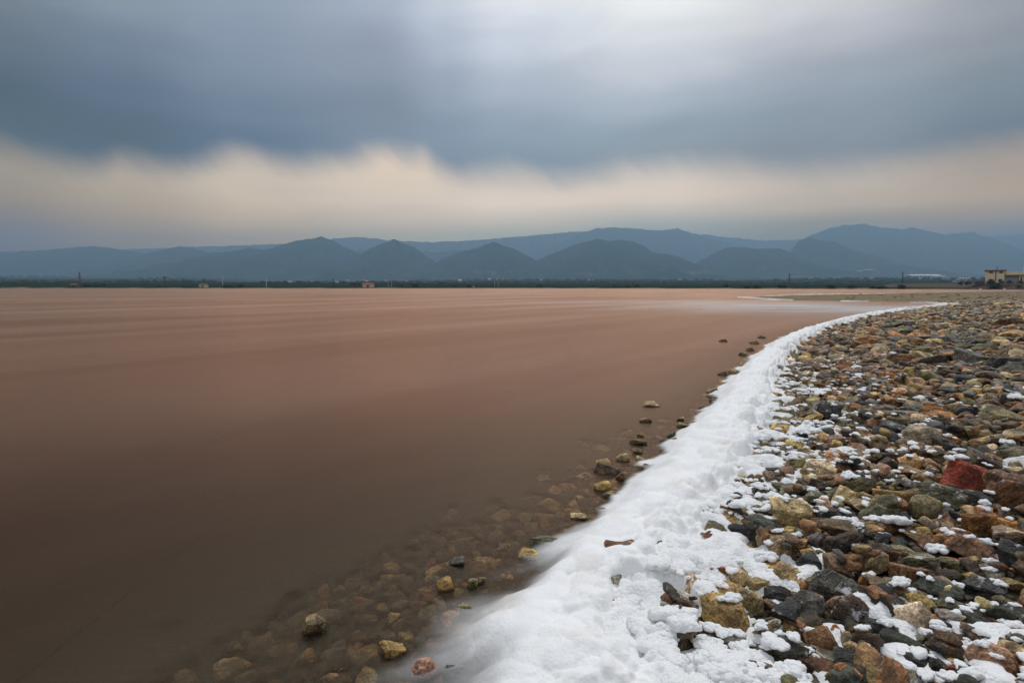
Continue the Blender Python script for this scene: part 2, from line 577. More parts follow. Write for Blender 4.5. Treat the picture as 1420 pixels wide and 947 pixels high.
mountain([(1070, 380), (1095, 352), (1108, 334), (1120, 328.5), (1135, 334), (1155, 335), (1175, 342), (1200, 352), (1230, 360), (1265, 372), (1310, 384)], 4700, 1200, 500, 112)
mountain([(1220, 382), (1262, 366), (1300, 356), (1340, 352), (1375, 350), (1420, 352), (1480, 360), (1560, 376)], 5400, 1000, 500, 113)

# ------------------------------------------------------------------ rock shapes
PAL = {  # linear base colours of the kinds of stone on this beach
    'tan': (0.36, 0.27, 0.145), 'ochre': (0.40, 0.265, 0.11), 'olive': (0.215, 0.185, 0.095), 'olive grey': (0.165, 0.155, 0.105),
    'rust brown': (0.235, 0.120, 0.058), 'orange': (0.40, 0.185, 0.062), 'brick red': (0.30, 0.060, 0.028), 'brown': (0.16, 0.105, 0.062),
    'dark brown': (0.085, 0.058, 0.040), 'grey': (0.17, 0.165, 0.15), 'dark green': (0.062, 0.067, 0.054), 'black': (0.028, 0.029, 0.030),
    'dark grey': (0.075, 0.077, 0.074), 'cream': (0.52, 0.41, 0.28), 'salmon pink': (0.44, 0.26, 0.17), 'yellow': (0.46, 0.345, 0.13),
    'purple grey': (0.19, 0.165, 0.17), 'pale grey': (0.36, 0.345, 0.31), 'grey green': (0.155, 0.163, 0.138),
}


def proto_rock(kind, sub, seed):
    g = np.random.default_rng(seed)
    D, F = ico(sub)
    nrm, hh = [], []
    if kind == 'peak':
        for v, hgt in (((-.9, 0, .42), .66), ((.42, 0.05, .85), .48), ((.12, -.85, .5), .62), ((-.45, -.6, .62), .60), ((.1, .85, .45), .7), ((1, 0, .1), .95), ((0, 0, -1), .6), ((.55, -.6, .4), .72), ((-.3, .6, -.2), .9)):
            v = np.array(v) + g.normal(0, .05, 3)
            nrm.append(v / np.linalg.norm(v))
            hh.append(hgt)
        k = 55.0
    elif kind in ('block', 'slab', 'wedge'):
        for ax in range(3):
            for sg in (-1, 1):
                v = np.zeros(3)
                v[ax] = sg
                v += g.normal(0, 0.24, 3)
                nrm.append(v / np.linalg.norm(v))
                hh.append(g.uniform(0.62, 0.95))
        for _ in range(7):
            v = g.normal(0, 1, 3)
            nrm.append(v / np.linalg.norm(v))
            hh.append(g.uniform(0.78, 1.05))
        if kind == 'wedge':
            v = np.array([g.uniform(0.4, 0.9) * g.choice([-1, 1]), g.uniform(-.4, .4), 0.75])
            nrm.append(v / np.linalg.norm(v))
            hh.append(0.36)
        k = 64.0
    else:
        for _ in range(20):
            v = g.normal(0, 1, 3)
            nrm.append(v / np.linalg.norm(v))
            hh.append(g.uniform(0.72, 1.0))
        k = 30.0
    Nn, H = np.array(nrm), np.array(hh)
    dots = np.maximum(D @ Nn.T, 1e-3)
    inv = dots / H[None, :]                       # 1/r per plane; soft maximum of these
    r = 1.0 / (np.log(np.exp(k * np.minimum(inv, 3.0)).sum(1)) / k)
    V = D * r[:, None]
    amp = {'block': 0.075, 'slab': 0.065, 'wedge': 0.075, 'round': 0.045, 'peak': 0.07}[kind] * (1.0 if sub >= 3 else 1.3)
    off = g.uniform(0, 50, 3)
    disp = fbm(V * 2.1 + off, 4, seed % 97, 0.55) * amp * 1.6
    if sub >= 3:
        rid = 1 - np.abs(fbm(V * 3.4 + off, 3, seed % 89 + 3)) * 2
        disp += -0.055 * np.clip(rid - 0.70, 0, 1) / 0.30
        disp += fbm(V * 8.0 + off, 3, seed % 83 + 5) * 0.026
    V = V + D * disp[:, None]
    if kind == 'slab' and sub >= 3:                # split bedding: shallow steps round the edges
        st = np.sin(V[:, 2] * 9 + 2.5 * fbm(V * 1.5 + off, 2, 4)) * 0.028
        V[:, :2] *= (1 + st)[:, None]
    lo, hi = V.min(0), V.max(0)
    V = (V - (lo + hi) / 2) / ((hi - lo) / 2)
    return V, F


def rock_material(name, hero):
    m, t = new_mat(name)
    geo = t.n('ShaderNodeNewGeometry')
    pos = geo.outputs['Position']
    if hero:
        oi = t.n('ShaderNodeObjectInfo')
        base, hv, resid = oi.outputs['Color'], oi.outputs['Random'], oi.outputs['Alpha']
    else:
        at = t.n('ShaderNodeAttribute', attribute_name='tint')
        base, resid = at.outputs['Color'], at.outputs['Alpha']
        hv = t.n('ShaderNodeAttribute', attribute_name='variety').outputs['Fac']
    o3 = t.n('ShaderNodeCombineXYZ', inp={0: t.math('MULTIPLY', hv, 31.0), 1: t.math('MULTIPLY', hv, 17.0), 2: t.math('MULTIPLY', hv, 23.0)})
    p = t.vadd(pos, o3.outputs[0])
    tilt = t.n('ShaderNodeVectorRotate', rotation_type='EULER_XYZ')
    t.link(p, tilt.inputs['Vector'])
    rv = t.n('ShaderNodeCombineXYZ', inp={0: t.math('MULTIPLY', hv, 0.9), 1: t.math('SUBTRACT', t.math('MULTIPLY', hv, 1.6), 0.8), 2: t.math('MULTIPLY', hv, 6.0)})
    t.link(rv.outputs[0], tilt.inputs['Rotation'])
    tp = tilt.outputs[0]
    n_big = t.noise(p, 13.0, 6.0, 0.6, 0.3)
    n_str = t.noise(t.scale(tp, (9.0, 9.0, 70.0)), 1.0, 6.0, 0.62, 0.35)
    n_fine = t.noise(p, 110.0, 5.0, 0.65)
    mix1 = t.mix(t.smooth(n_big, 0.36, 0.66), t.mix(1.0, base, (0.42, 0.38, 0.33), 'MULTIPLY'), t.mix(1.0, base, (1.50, 1.42, 1.28), 'MULTIPLY'))
    strat = t.mix(t.smooth(n_str, 0.44, 0.62), t.mix(1.0, mix1, (0.60, 0.58, 0.56), 'MULTIPLY'), mix1)
    sfac = t.smooth(hv, 0.25, 0.65)
    c = t.mix(sfac, mix1, strat)
    rust = t.math('MULTIPLY', t.smooth(t.noise(p, 21.0, 4.0, 0.6), 0.55, 0.72), 0.55)
    c = t.mix(rust, c, t.mix(0.6, c, (0.22, 0.115, 0.045)))
    fine = t.mix(t.smooth(n_fine, 0.34, 0.68), (0.50, 0.50, 0.50), (1.45, 1.45, 1.45))
    c = t.mix(1.0, c, fine, 'MULTIPLY')
    spk = t.math('MULTIPLY', t.smooth(t.noise(p, 210.0, 2.0, 0.5), 0.66, 0.74), 0.45)
    c = t.mix(spk, c, (0.5, 0.47, 0.42))
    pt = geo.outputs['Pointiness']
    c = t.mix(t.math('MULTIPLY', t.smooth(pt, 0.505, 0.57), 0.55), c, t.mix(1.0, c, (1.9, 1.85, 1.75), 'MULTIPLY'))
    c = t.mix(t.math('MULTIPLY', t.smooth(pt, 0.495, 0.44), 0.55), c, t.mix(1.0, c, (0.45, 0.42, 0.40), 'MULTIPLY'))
    vein = t.math('ABSOLUTE', t.math('SUBTRACT', t.noise(t.scale(tp, (14, 14, 24)), 1.0, 2.0, 0.5, 0.8), 0.5))
    vm = t.math('MULTIPLY', t.smooth(vein, 0.016, 0.004), t.smooth(hv, 0.8, 0.95))
    c = t.mix(t.math('MULTIPLY', vm, 0.6), c, (0.46, 0.43, 0.38))
    nz = t.n('ShaderNodeSeparateXYZ')
    t.link(geo.outputs['Normal'], nz.inputs[0])
    sm = t.math('MULTIPLY', t.smooth(nz.outputs[2], 0.1, 0.75), t.smooth(t.math('ADD', t.noise(p, 19.0, 4.0, 0.6), t.math('MULTIPLY', resid, 0.22)), 0.66, 0.76))
    sm = t.math('MULTIPLY', sm, 0.85)
    c = t.mix(sm, c, (0.74, 0.73, 0.73))
    hgt = t.math('ADD', t.math('MULTIPLY', n_fine, 0.5), t.math('ADD', t.math('MULTIPLY', n_str, sfac), t.math('MULTIPLY', n_big, 0.8)))
    bmp = t.n('ShaderNodeBump', inp={'Strength': 0.9, 'Distance': 0.022, 'Height': hgt})
    if hero:
        pz = t.n('ShaderNodeSeparateXYZ')
        t.link(pos, pz.inputs[0])
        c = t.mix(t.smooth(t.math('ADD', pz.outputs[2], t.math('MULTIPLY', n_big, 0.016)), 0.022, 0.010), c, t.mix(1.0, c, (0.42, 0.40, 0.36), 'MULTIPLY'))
    ro = t.math('ADD', 0.38, t.math('MULTIPLY', n_fine, 0.35))
    pb = t.n('ShaderNodeBsdfPrincipled', inp={'Base Color': c, 'Roughness': ro, 'Normal': bmp.outputs[0]})
    pb.inputs['Specular IOR Level'].default_value = 0.4
    mo = t.n('ShaderNodeOutputMaterial')
    t.link(pb.outputs[0], mo.inputs[0])
    return m


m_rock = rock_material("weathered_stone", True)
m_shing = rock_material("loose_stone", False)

KINDS = ('block', 'slab', 'round', 'wedge', 'peak')
HERO = {}
for ki, kd in enumerate(KINDS):
    for s in range(6):
        for sub in (4, 5):
            V, F = proto_rock(kd, sub, 1000 * ki + 37 * s + 5)
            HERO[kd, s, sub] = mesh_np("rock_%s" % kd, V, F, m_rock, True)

# x, y, width, height in the photo, colour, shape, foam left on it (0..1), own label or None
ROCKS = [
    (1342, 661, 78, 48, 'brick red', 'peak', 0, "big brick-red boulder, the only fully red one on the beach", "big red boulder"),
    (1398, 685, 58, 50, 'rust brown', 'block', .2, "largest rust-brown boulder, at the beach edge just beyond the red boulder's side", "largest rust-brown boulder"),
    (1300, 686, 70, 38, 'olive grey', 'peak', .35, "wide olive-grey boulder with foam streaks, in front of the red boulder", "wide olive-grey boulder"),
    (1283, 706, 44, 36, 'olive', 'round', .2, "rounded olive boulder leaning on the wide olive-grey boulder", "rounded olive boulder"),
    (1350, 694, 44, 26, 'dark grey', 'block', .4, "dark grey stone with foam spots, right below the red boulder", "foam-spotted dark stone"),
    (1236, 700, 48, 24, 'rust brown', 'slab', .4, "rusty slab rimmed with foam, beside the rounded olive boulder", "foam-rimmed rusty slab"),
    (1005, 853, 68, 42, 'ochre', 'block', .15, "big squarish ochre rock jutting out of the foam edge", "big ochre rock"),
    (1009, 938, 92, 38, 'tan', 'round', .5, "large tan rock at the very bottom with foam heaped on top", "large foam-heaped tan rock"),
    (1160, 811, 74, 34, 'dark grey', 'slab', .35, "dark grey speckled stone shaped like a flat loaf", "dark speckled loaf-shaped stone"),
    (1097, 714, 54, 38, 'tan', 'block', .1, "large tan-and-olive boulder at the inner foam margin", "large tan boulder by the foam"),
    (1269, 857, 50, 40, 'cream', 'block', .1, "angular block mottled cream and rust brown", "cream-and-rust block"),
    (1275, 832, 42, 22, 'yellow', 'round', 0, "rough mustard-yellow stone above the cream-and-rust block", "mustard-yellow stone"),
    (1250, 893, 60, 28, 'dark green', 'round', .1, "smooth dark green stone with a white foam cap", "foam-capped dark green stone"),
    (1199, 897, 46, 46, 'dark brown', 'block', .4, "tall dark brown rock crowned with foam", "tall dark brown rock"),
    (1375, 916, 58, 38, 'salmon pink', 'round', .45, "salmon-orange rock with foam blotches near the bottom corner", "salmon-orange rock"),
    (1319, 930, 34, 24, 'brick red', 'wedge', 0, "small reddish pointed stone near the bottom of the beach", "small reddish pointed stone"),
    (1408, 770, 38, 48, 'black', 'block', .35, "black upright stone with foam round its foot at the beach edge", "black upright stone"),
    (1350, 761, 68, 32, 'rust brown', 'wedge', .15, "wide rust-brown boulder next to the black upright stone", "wide rust-brown boulder"),
    (1357, 727, 40, 34, 'orange', 'block', 0, "orange-tan squarish rock standing behind the wide rust-brown boulder", "orange-tan squarish rock"),
    (1400, 745, 42, 26, 'cream', 'round', .1, "pale cream rock behind the black upright stone", "pale cream rock"),
    (1298, 813, 68, 24, 'dark green', 'slab', .1, "long dark green slate lying behind the yellow stone", "long dark green slate"),
    (1362, 812, 60, 24, 'dark grey', 'slab', .4, "dark grey-green slab dotted with two foam blobs", "foam-dotted grey slab"),
    (1275, 778, 56, 22, 'olive grey', 'slab', .35, "layered olive-grey slab with foam along its upper side", "layered olive-grey slab"),
    (1232, 817, 58, 26, 'brown', 'slab', .4, "brown speckled slab carrying a broad foam patch", "foam-carrying brown slab"),
    (1090, 904, 60, 44, 'dark grey', 'block', .35, "grey rock striped with pale bands, in the lowest part of the beach", "pale-striped grey rock"),
    (1138, 888, 44, 34, 'rust brown', 'block', .1, "rust-brown cube-like rock right of the striped grey rock", "cube-like rust rock"),
    (1060, 875, 42, 32, 'tan', 'wedge', .5, "tan rock half covered by a round foam cap, beside the big ochre rock", "half-covered tan rock"),
    (1183, 849, 50, 36, 'dark brown', 'wedge', .55, "dark brown rock buried under foam, behind the tall dark brown rock", "foam-buried brown rock"),
    (1089, 800, 44, 28, 'ochre', 'wedge', .3, "slanted ochre stone with a foam collar on its left end", "slanted ochre stone"),
    (1121, 840, 44, 34, 'grey', 'round', .3, "speckled pale grey rock with a foam streak down its side", "speckled pale grey rock"),
    (1078, 825, 44, 22, 'black', 'slab', .15, "black stone with thin white stripes", "white-striped black stone"),
    (1307, 578, 42, 14, 'orange', 'slab', 0, "thin bright orange shard lying flat in mid beach", "bright orange shard"),
    (1393, 580, 56, 18, 'olive', 'slab', .2, "long flat olive slab towards the beach edge", "long flat olive slab"),
    (1281, 604, 46, 28, 'cream', 'round', .4, "knobbly cream-pink rock with foam, mid beach", "knobbly cream-pink rock"),
    (1197, 474, 28, 17, 'orange', 'wedge', 0, "bright orange-ochre rock standing out on the upper beach", "bright orange-ochre rock"),
    (1201, 483, 22, 11, 'rust brown', 'block', 0, "small rust block tucked under the bright orange-ochre rock", "tucked rust block"),
    (1405, 466, 40, 15, 'ochre', 'slab', 0, "large flat ochre rock far up the beach at its edge", "far flat ochre rock"),
    (1342, 498, 34, 24, 'grey green', 'block', .15, "upright grey-green block, tallest stone of the upper beach", "upright grey-green block"),
    (1298, 501, 36, 16, 'dark brown', 'slab', 0, "dark brown hump-backed slab left of the upright grey-green block", "hump-backed dark slab"),
    (1195, 673, 36, 22, 'olive', 'round', 0, "smooth oval olive stone with foam in front", "smooth oval olive stone"),
    (1108, 646, 34, 26, 'olive', 'round', 0, "round olive-tan stone at the foam edge, behind the large tan boulder", "round olive-tan stone"),
    (1163, 637, 32, 24, 'salmon pink', 'wedge', .5, "pink salt-crusted stone poking up through foam", "pink salt-crusted stone"),
    (1017, 752, 30, 17, 'orange', 'round', .1, "small rounded orange stone half sunk in the foam edge", "small orange stone in the foam"),
    (1147, 513, 38, 14, 'rust brown', 'slab', .1, "long rust-brown slab near the far foam edge", "long rust-brown slab"),
    # in the water
    (838, 657, 40, 19, 'brown', 'peak', 0, "dark wedge-shaped rock rising from the water beside the foam", "wedge rock in the water"),
    (864, 666, 20, 15, 'brown', 'wedge', 0, "broken brown piece leaning on the wedge rock in the water", "broken piece of the wedge rock"),
    (836, 681, 25, 15, 'ochre', 'block', 0, "ochre stone in the water just in front of the wedge rock", "ochre stone by the wedge rock"),
    (902, 569, 23, 9, 'tan', 'slab', 0, "lone flat tan stone farthest out in the water", "lone flat tan stone"),
    (732, 774, 32, 15, 'yellow', 'slab', 0, "pale yellow flat stone in shallow water by the misty foam", "pale yellow flat stone"),
    (618, 820, 22, 27, 'ochre', 'block', 0, "upright ochre block standing in the shallows", "upright ochre block"),
    (437, 888, 34, 28, 'tan', 'block', 0, "jagged tan rock standing apart in the brown water", "jagged tan rock"),
    (547, 914, 36, 22, 'ochre', 'wedge', 0, "sloping ochre stone in the shallows near the bottom", "sloping ochre stone"),
    (588, 938, 36, 28, 'salmon pink', 'round', .3, "rounded pinkish stone veiled by foam at the bottom", "rounded pinkish stone"),
    (629, 934, 34, 24, 'grey', 'round', .35, "rounded grey-tan stone in thin foam at the bottom", "rounded grey-tan stone"),
    (757, 757, 50, 9, 'olive grey', 'slab', 0, "long grey-olive slab awash behind the pale yellow flat stone", "awash long slab"),
    (634, 790, 24, 13, 'dark grey', 'wedge', 0, "dark stone with a pale top behind the upright ochre block", "pale-topped dark stone"),
]
B = None
AUTO = [
    (1276, 470, 31, 10, 'olive grey', 'slab', 0), (1302, 472, 23, 12, 'grey green', 'block', 0), (1356, 470, 30, 14, 'tan', 'block', 0), (1349, 477, 27, 14, 'dark grey', 'wedge', 0),
    (1366, 485, 31, 15, 'olive', 'round', 0), (1413, 486, 28, 17, 'tan', 'round', 0), (1280, 488, 26, 14, 'olive', 'round', 0), (1223, 498, 27, 13, 'salmon pink', 'round', .3),
    (1280, 494, 28, 12, 'tan', 'wedge', 0), (1393, 505, 38, 19, 'dark grey', 'block', 0), (1410, 511, 28, 17, 'grey green', 'block', .2), (1258, 508, 22, 13, 'black', 'wedge', .1),
    (1324, 506, 15, 14, 'salmon pink', 'block', 0), (1346, 514, 30, 10, 'rust brown', 'slab', .1), (1285, 524, 38, 17, 'olive', 'round', .2), (1337, 528, 30, 15, 'dark grey', 'block', .1),
    (1261, 550, 32, 13, 'brown', 'slab', 0), (1313, 542, 32, 11, 'dark grey', 'slab', .4), (1406, 547, 30, 15, 'black', 'slab', .5), (1214, 521, 17, 13, 'purple grey', 'round', .3),
    (1229, 523, 19, 12, 'orange', 'block', 0), (1396, 449, 38, 10, 'rust brown', 'slab', 0), (1253, 452, 22, 9, 'dark green', 'wedge', 0), (1295, 439, 15, 10, 'black', 'wedge', 0),
    (1263, 641, 32, 21, 'ochre', 'block', .45), (1292, 645, 35, 16, 'salmon pink', 'wedge', .1), (1199, 692, 29, 19, 'tan', 'block', .1), (1253, 616, 26, 15, 'olive', 'round', .4),
    (1256, 577, 46, 17, 'grey', 'slab', .1), (1296, 570, 36, 14, 'orange', 'slab', 0), (1239, 594, 44, 17, 'dark grey', 'slab', .45), (1196, 601, 21, 13, 'orange', 'wedge', 0),
    (1314, 611, 31, 13, 'orange', 'slab', 0), (1405, 606, 38, 17, 'tan', 'slab', .35), (1406, 625, 42, 18, 'grey green', 'slab', 0), (1305, 631, 23, 13, 'brown', 'round', 0),
    (1352, 629, 23, 13, 'purple grey', 'round', .3), (1369, 645, 36, 24, 'dark brown', 'block', .4), (1408, 654, 26, 14, 'tan', 'slab', 0), (1232, 643, 25, 15, 'dark brown', 'wedge', 0),
    (1254, 656, 36, 11, 'orange', 'slab', 0), (1251, 669, 30, 11, 'dark green', 'wedge', .1), (1219, 612, 21, 15, 'purple grey', 'round', .4), (1190, 622, 27, 15, 'salmon pink', 'round', .5),
    (1322, 741, 44, 17, 'rust brown', 'slab', .1), (1396, 727, 42, 14, 'orange', 'slab', 0), (1254, 766, 40, 15, 'olive', 'slab', .15), (1315, 783, 29, 19, 'olive', 'round', .2),
    (1201, 808, 21, 20, 'orange', 'block', 0), (1324, 841, 41, 12, 'olive grey', 'slab', 0), (1405, 813, 30, 18, 'tan', 'round', 0), (1392, 835, 26, 13, 'olive', 'round', 0),
    (1402, 850, 52, 23, 'dark green', 'slab', .1), (1319, 823, 21, 18, 'cream', 'wedge', .6), (1200, 728, 50, 15, 'brown', 'slab', .1), (1281, 737, 24, 14, 'yellow', 'round', 0),
    (1349, 800, 27, 13, 'ochre', 'round', 0), (1319, 857, 37, 19, 'pale grey', 'round', .2), (1351, 858, 42, 18, 'dark green', 'wedge', 0), (1229, 873, 56, 18, 'dark grey', 'slab', 0),
    (1310, 881, 28, 23, 'brown', 'block', .4), (1357, 881, 52, 17, 'brown', 'slab', .5), (1415, 918, 22, 19, 'rust brown', 'block', 0), (1263, 919, 50, 27, 'black', 'round', .15),
    (1297, 921, 28, 19, 'dark grey', 'round', 0), (1359, 944, 72, 22, 'black', 'slab', .1), (1324, 920, 18, 12, 'tan', 'round', 0), (1270, 941, 52, 22, 'olive', 'round', .4),
    (1404, 878, 42, 18, 'rust brown', 'slab', .5), (1039, 836, 38, 29, 'tan', 'block', .4), (1023, 799, 36, 23, 'tan', 'block', .1), (1009, 818, 50, 22, 'ochre', 'round', .1),
    (1122, 772, 27, 21, 'ochre', 'round', .1), (1153, 774, 30, 15, 'olive', 'block', .1), (1052, 813, 30, 21, 'tan', 'block', .4), (1096, 842, 26, 25, 'olive grey', 'round', .2),
    (1066, 838, 23, 15, 'brown', 'wedge', 0), (1161, 837, 26, 19, 'salmon pink', 'round', 0), (1151, 912, 39, 15, 'pale grey', 'slab', .1), (1133, 923, 56, 23, 'rust brown', 'round', .2),
    (1013, 892, 39, 27, 'grey', 'wedge', .3), (987, 881, 33, 25, 'tan', 'wedge', .4), (980, 911, 31, 27, 'black', 'block', .3), (1013, 784, 36, 20, 'olive', 'round', .5),
    (1161, 878, 23, 18, 'orange', 'block', .1), (1171, 689, 33, 25, 'tan', 'block', .2), (1059, 729, 46, 23, 'dark green', 'round', .1), (992, 737, 33, 23, 'olive', 'block', .2),
    (1095, 751, 45, 21, 'ochre', 'slab', .1), (1159, 731, 62, 19, 'brown', 'slab', 0), (1142, 701, 23, 22, 'salmon pink', 'round', .1), (1066, 655, 27, 17, 'black', 'slab', .1),
    (1076, 674, 29, 11, 'olive', 'slab', .2), (1131, 688, 31, 14, 'olive grey', 'slab', 0), (1032, 643, 17, 13, 'olive', 'round', .3), (1051, 628, 14, 15, 'dark brown', 'block', .1),
    (1114, 605, 21, 13, 'black', 'round', .1), (1146, 599, 29, 13, 'ochre', 'slab', 0), (1157, 611, 27, 15, 'salmon pink', 'round', 0), (1153, 714, 52, 13, 'black', 'slab', .4),
    (1134, 467, 17, 8, 'tan', 'round', 0), (1154, 467, 15, 7, 'black', 'slab', 0), (1175, 516, 30, 10, 'salmon pink', 'slab', 0), (1092, 529, 21, 9, 'orange', 'slab', 0),
    (1115, 526, 21, 14, 'olive', 'round', 0), (1119, 514, 17, 10, 'grey', 'block', 0), (1099, 547, 19, 11, 'olive', 'round', .1), (1090, 575, 27, 17, 'olive', 'block', .1),
    (1126, 581, 23, 19, 'ochre', 'wedge', .1), (1149, 572, 31, 25, 'dark grey', 'block', .3), (1100, 557, 31, 11, 'olive', 'slab', .3), (1186, 583, 25, 17, 'brown', 'block', .1),
    (1141, 526, 19, 11, 'dark brown', 'wedge', 0), (1240, 465, 18, 9, 'olive grey', 'slab', 0), (1262, 482, 26, 8, 'brown', 'slab', 0), (1234, 485, 30, 10, 'dark green', 'slab', 0),
    (1385, 530, 22, 9, 'tan', 'slab', 0), (1372, 560, 34, 9, 'brown', 'slab', 0), (1340, 560, 30, 9, 'olive grey', 'slab', 0), (1210, 560, 26, 12, 'grey', 'slab', .3),
    # emerging from the shallows
    (895, 590, 17, 7, 'dark brown', 'wedge', 0), (945, 593, 17, 8, 'olive', 'slab', 0), (961, 592, 18, 11, 'dark green', 'round', 0), (943, 586, 11, 7, 'dark brown', 'wedge', 0),
    (930, 608, 13, 9, 'black', 'wedge', 0), (884, 618, 25, 10, 'olive', 'wedge', 0), (888, 609, 11, 7, 'dark brown', 'round', 0), (919, 618, 12, 10, 'dark green', 'round', 0),
    (933, 617, 17, 9, 'dark green', 'slab', 0), (884, 631, 16, 9, 'olive', 'round', 0), (864, 641, 19, 13, 'tan', 'wedge', 0), (888, 642, 14, 9, 'dark green', 'block', 0),
    (896, 652, 13, 11, 'ochre', 'round', 0), (845, 692, 24, 11, 'dark green', 'wedge', 0), (835, 712, 19, 10, 'dark brown', 'wedge', 0), (803, 723, 24, 7, 'dark brown', 'slab', 0),
    (645, 851, 20, 16, 'dark green', 'round', 0), (656, 816, 15, 14, 'dark green', 'block', 0), (668, 812, 13, 11, 'olive', 'round', 0), (740, 693, 27, 12, 'ochre', 'round', 0),
    (676, 757, 27, 13, 'orange', 'round', 0), (372, 938, 28, 15, 'orange', 'round', 0), (497, 845, 26, 13, 'ochre', 'round', 0), (575, 862, 34, 14, 'brown', 'slab', 0),
    (1003, 481, 12, 5, 'black', 'slab', 0), (1041, 487, 13, 6, 'dark brown', 'wedge', 0), (1030, 494, 12, 6, 'dark green', 'wedge', 0), (1016, 519, 13, 8, 'dark brown', 'block', 0),
    (1002, 522, 14, 6, 'black', 'slab', 0), (1025, 518, 16, 5, 'dark brown', 'slab', 0), (1011, 531, 13, 6, 'dark brown', 'wedge', 0), (988, 545, 16, 8, 'dark green', 'round', 0),
    (991, 556, 15, 9, 'olive', 'round', 0), (977, 567, 16, 9, 'dark green', 'wedge', 0), (1056, 470, 12, 5, 'black', 'slab', 0), (1046, 478, 12, 5, 'dark brown', 'wedge', 0),
]


def seek(px, py, lift):
    """Where the line of sight meets the ground raised by lift."""
    d = ray(px, py)
    t0, t1 = 0.6, 120.0
    ts = np.geomspace(t0, t1, 700)
    gz_, _ = terrain(d[0] * ts, d[1] * ts)
    h = CAM_Z + d[2] * ts - gz_ - lift
    k = int(np.argmax(h < 0)) if (h < 0).any() else len(ts) - 1
    k = max(k, 1)
    f = h[k - 1] / (h[k - 1] - h[k] + 1e-9)
    tt = ts[k - 1] + f * (ts[k] - ts[k - 1])
    return d[0] * tt, d[1] * tt


class Spot:
    pass


spots = []
for e in ROCKS + AUTO:
    px, py, w, h, colr, kd, foam = e[:7]
    s = Spot()
    x, y = seek(px, py, 0.02)
    for _ in range(3):
        dist = math.hypot(math.hypot(x, y), CAM_Z)
        depth_ax = y * math.cos(PITCH) + 0.02
        W = w * depth_ax / FPX
        dep = math.atan2(CAM_Z - 0.1, math.hypot(x, y))
        Dy = W * (0.72 if kd != 'slab' else 0.6)
        Hz = (h * depth_ax / FPX - Dy * 0.30 * math.sin(dep)) / math.cos(dep) * 1.12
        Hz = min(max(Hz, 0.34 * W), 1.1 * W)
        emb = 0.17
        x, y = seek(px, py, Hz * (0.5 - emb))
    s.x, s.y, s.a, s.b, s.c = x, y, W / 2 * 1.04, Dy / 2, Hz / 2 * 1.08
    gz_ = ground_z(x, y)
    s.z = gz_ + Hz * (0.5 - emb)
    if gz_ < -0.005 and py < 940:                    # standing in water: top must reach above the surface as it does in the photo
        if (px, py) not in ((740, 693), (676, 757), (372, 938), (497, 845), (575, 862)):
            s.z = max(s.z, 0.75 * Hz - s.c)
        else:
            s.z = -0.025 - s.c * 0.9
    if gz_ < -0.005 and len(e) == 7 and colr in ('black', 'dark brown', 'dark green'):
        colr = {'black': 'olive grey', 'dark brown': 'tan', 'dark green': 'olive'}[colr]
    s.col, s.kind, s.foam, s.px, s.py, s.w = colr, kd, foam, px, py, w
    s.label = e[7] if len(e) > 7 else None
    s.mark = e[8] if len(e) > 8 else None
    s.yaw = rnd.uniform(-0.3, 0.3) + (math.pi if rnd.random() < 0.5 and kd != 'peak' else 0) - math.atan2(x, y)
    s.tilt = (rnd.uniform(-.26, .2), rnd.uniform(-.22, .22))
    spots.append(s)

# ------------------------------------------------------------------ filling the beach with stones
CELL = 0.3
hashg = {}


def hput(x, y, r):
    hashg.setdefault((int(math.floor(x / CELL)), int(math.floor(y / CELL))), []).append((x, y, r))


def hfree(x, y, r, k):
    n = int(math.ceil((r + 0.17) / CELL))
    cx, cy = int(math.floor(x / CELL)), int(math.floor(y / CELL))
    for i in range(cx - n, cx + n + 1):
        for j in range(cy - n, cy + n + 1):
            for (ax, ay, ar) in hashg.get((i, j), ()):
                q = (ar + r) * k
                if (ax - x) ** 2 + (ay - y) ** 2 < q * q:
                    return False
    return True


for s in spots:
    e = 0.5 * (s.a + s.b)
    hput(s.x, s.y, e * 0.92)

MIX = [('tan', 14), ('ochre', 8), ('olive', 9), ('olive grey', 9), ('rust brown', 12), ('orange', 6), ('brown', 14), ('dark brown', 11), ('grey', 5),
       ('dark green', 4), ('black', 4.5), ('dark grey', 6), ('cream', 3.5), ('salmon pink', 3), ('yellow', 1.5), ('purple grey', 3), ('pale grey', 2.5), ('grey green', 3.5)]
mix_n = [m for m, _ in MIX]
mix_p = np.array([w for _, w in MIX], float)
mix_p /= mix_p.sum()
SHX = np.array([on_plane(*p) for p in SHORE_PX[:NSH]])

fill = []                                              # x, y, z, a, b, c, yaw, tx, ty, colour index, layer


def shore_x(y):
    return np.interp(y, SHX[:, 1], SHX[:, 0])


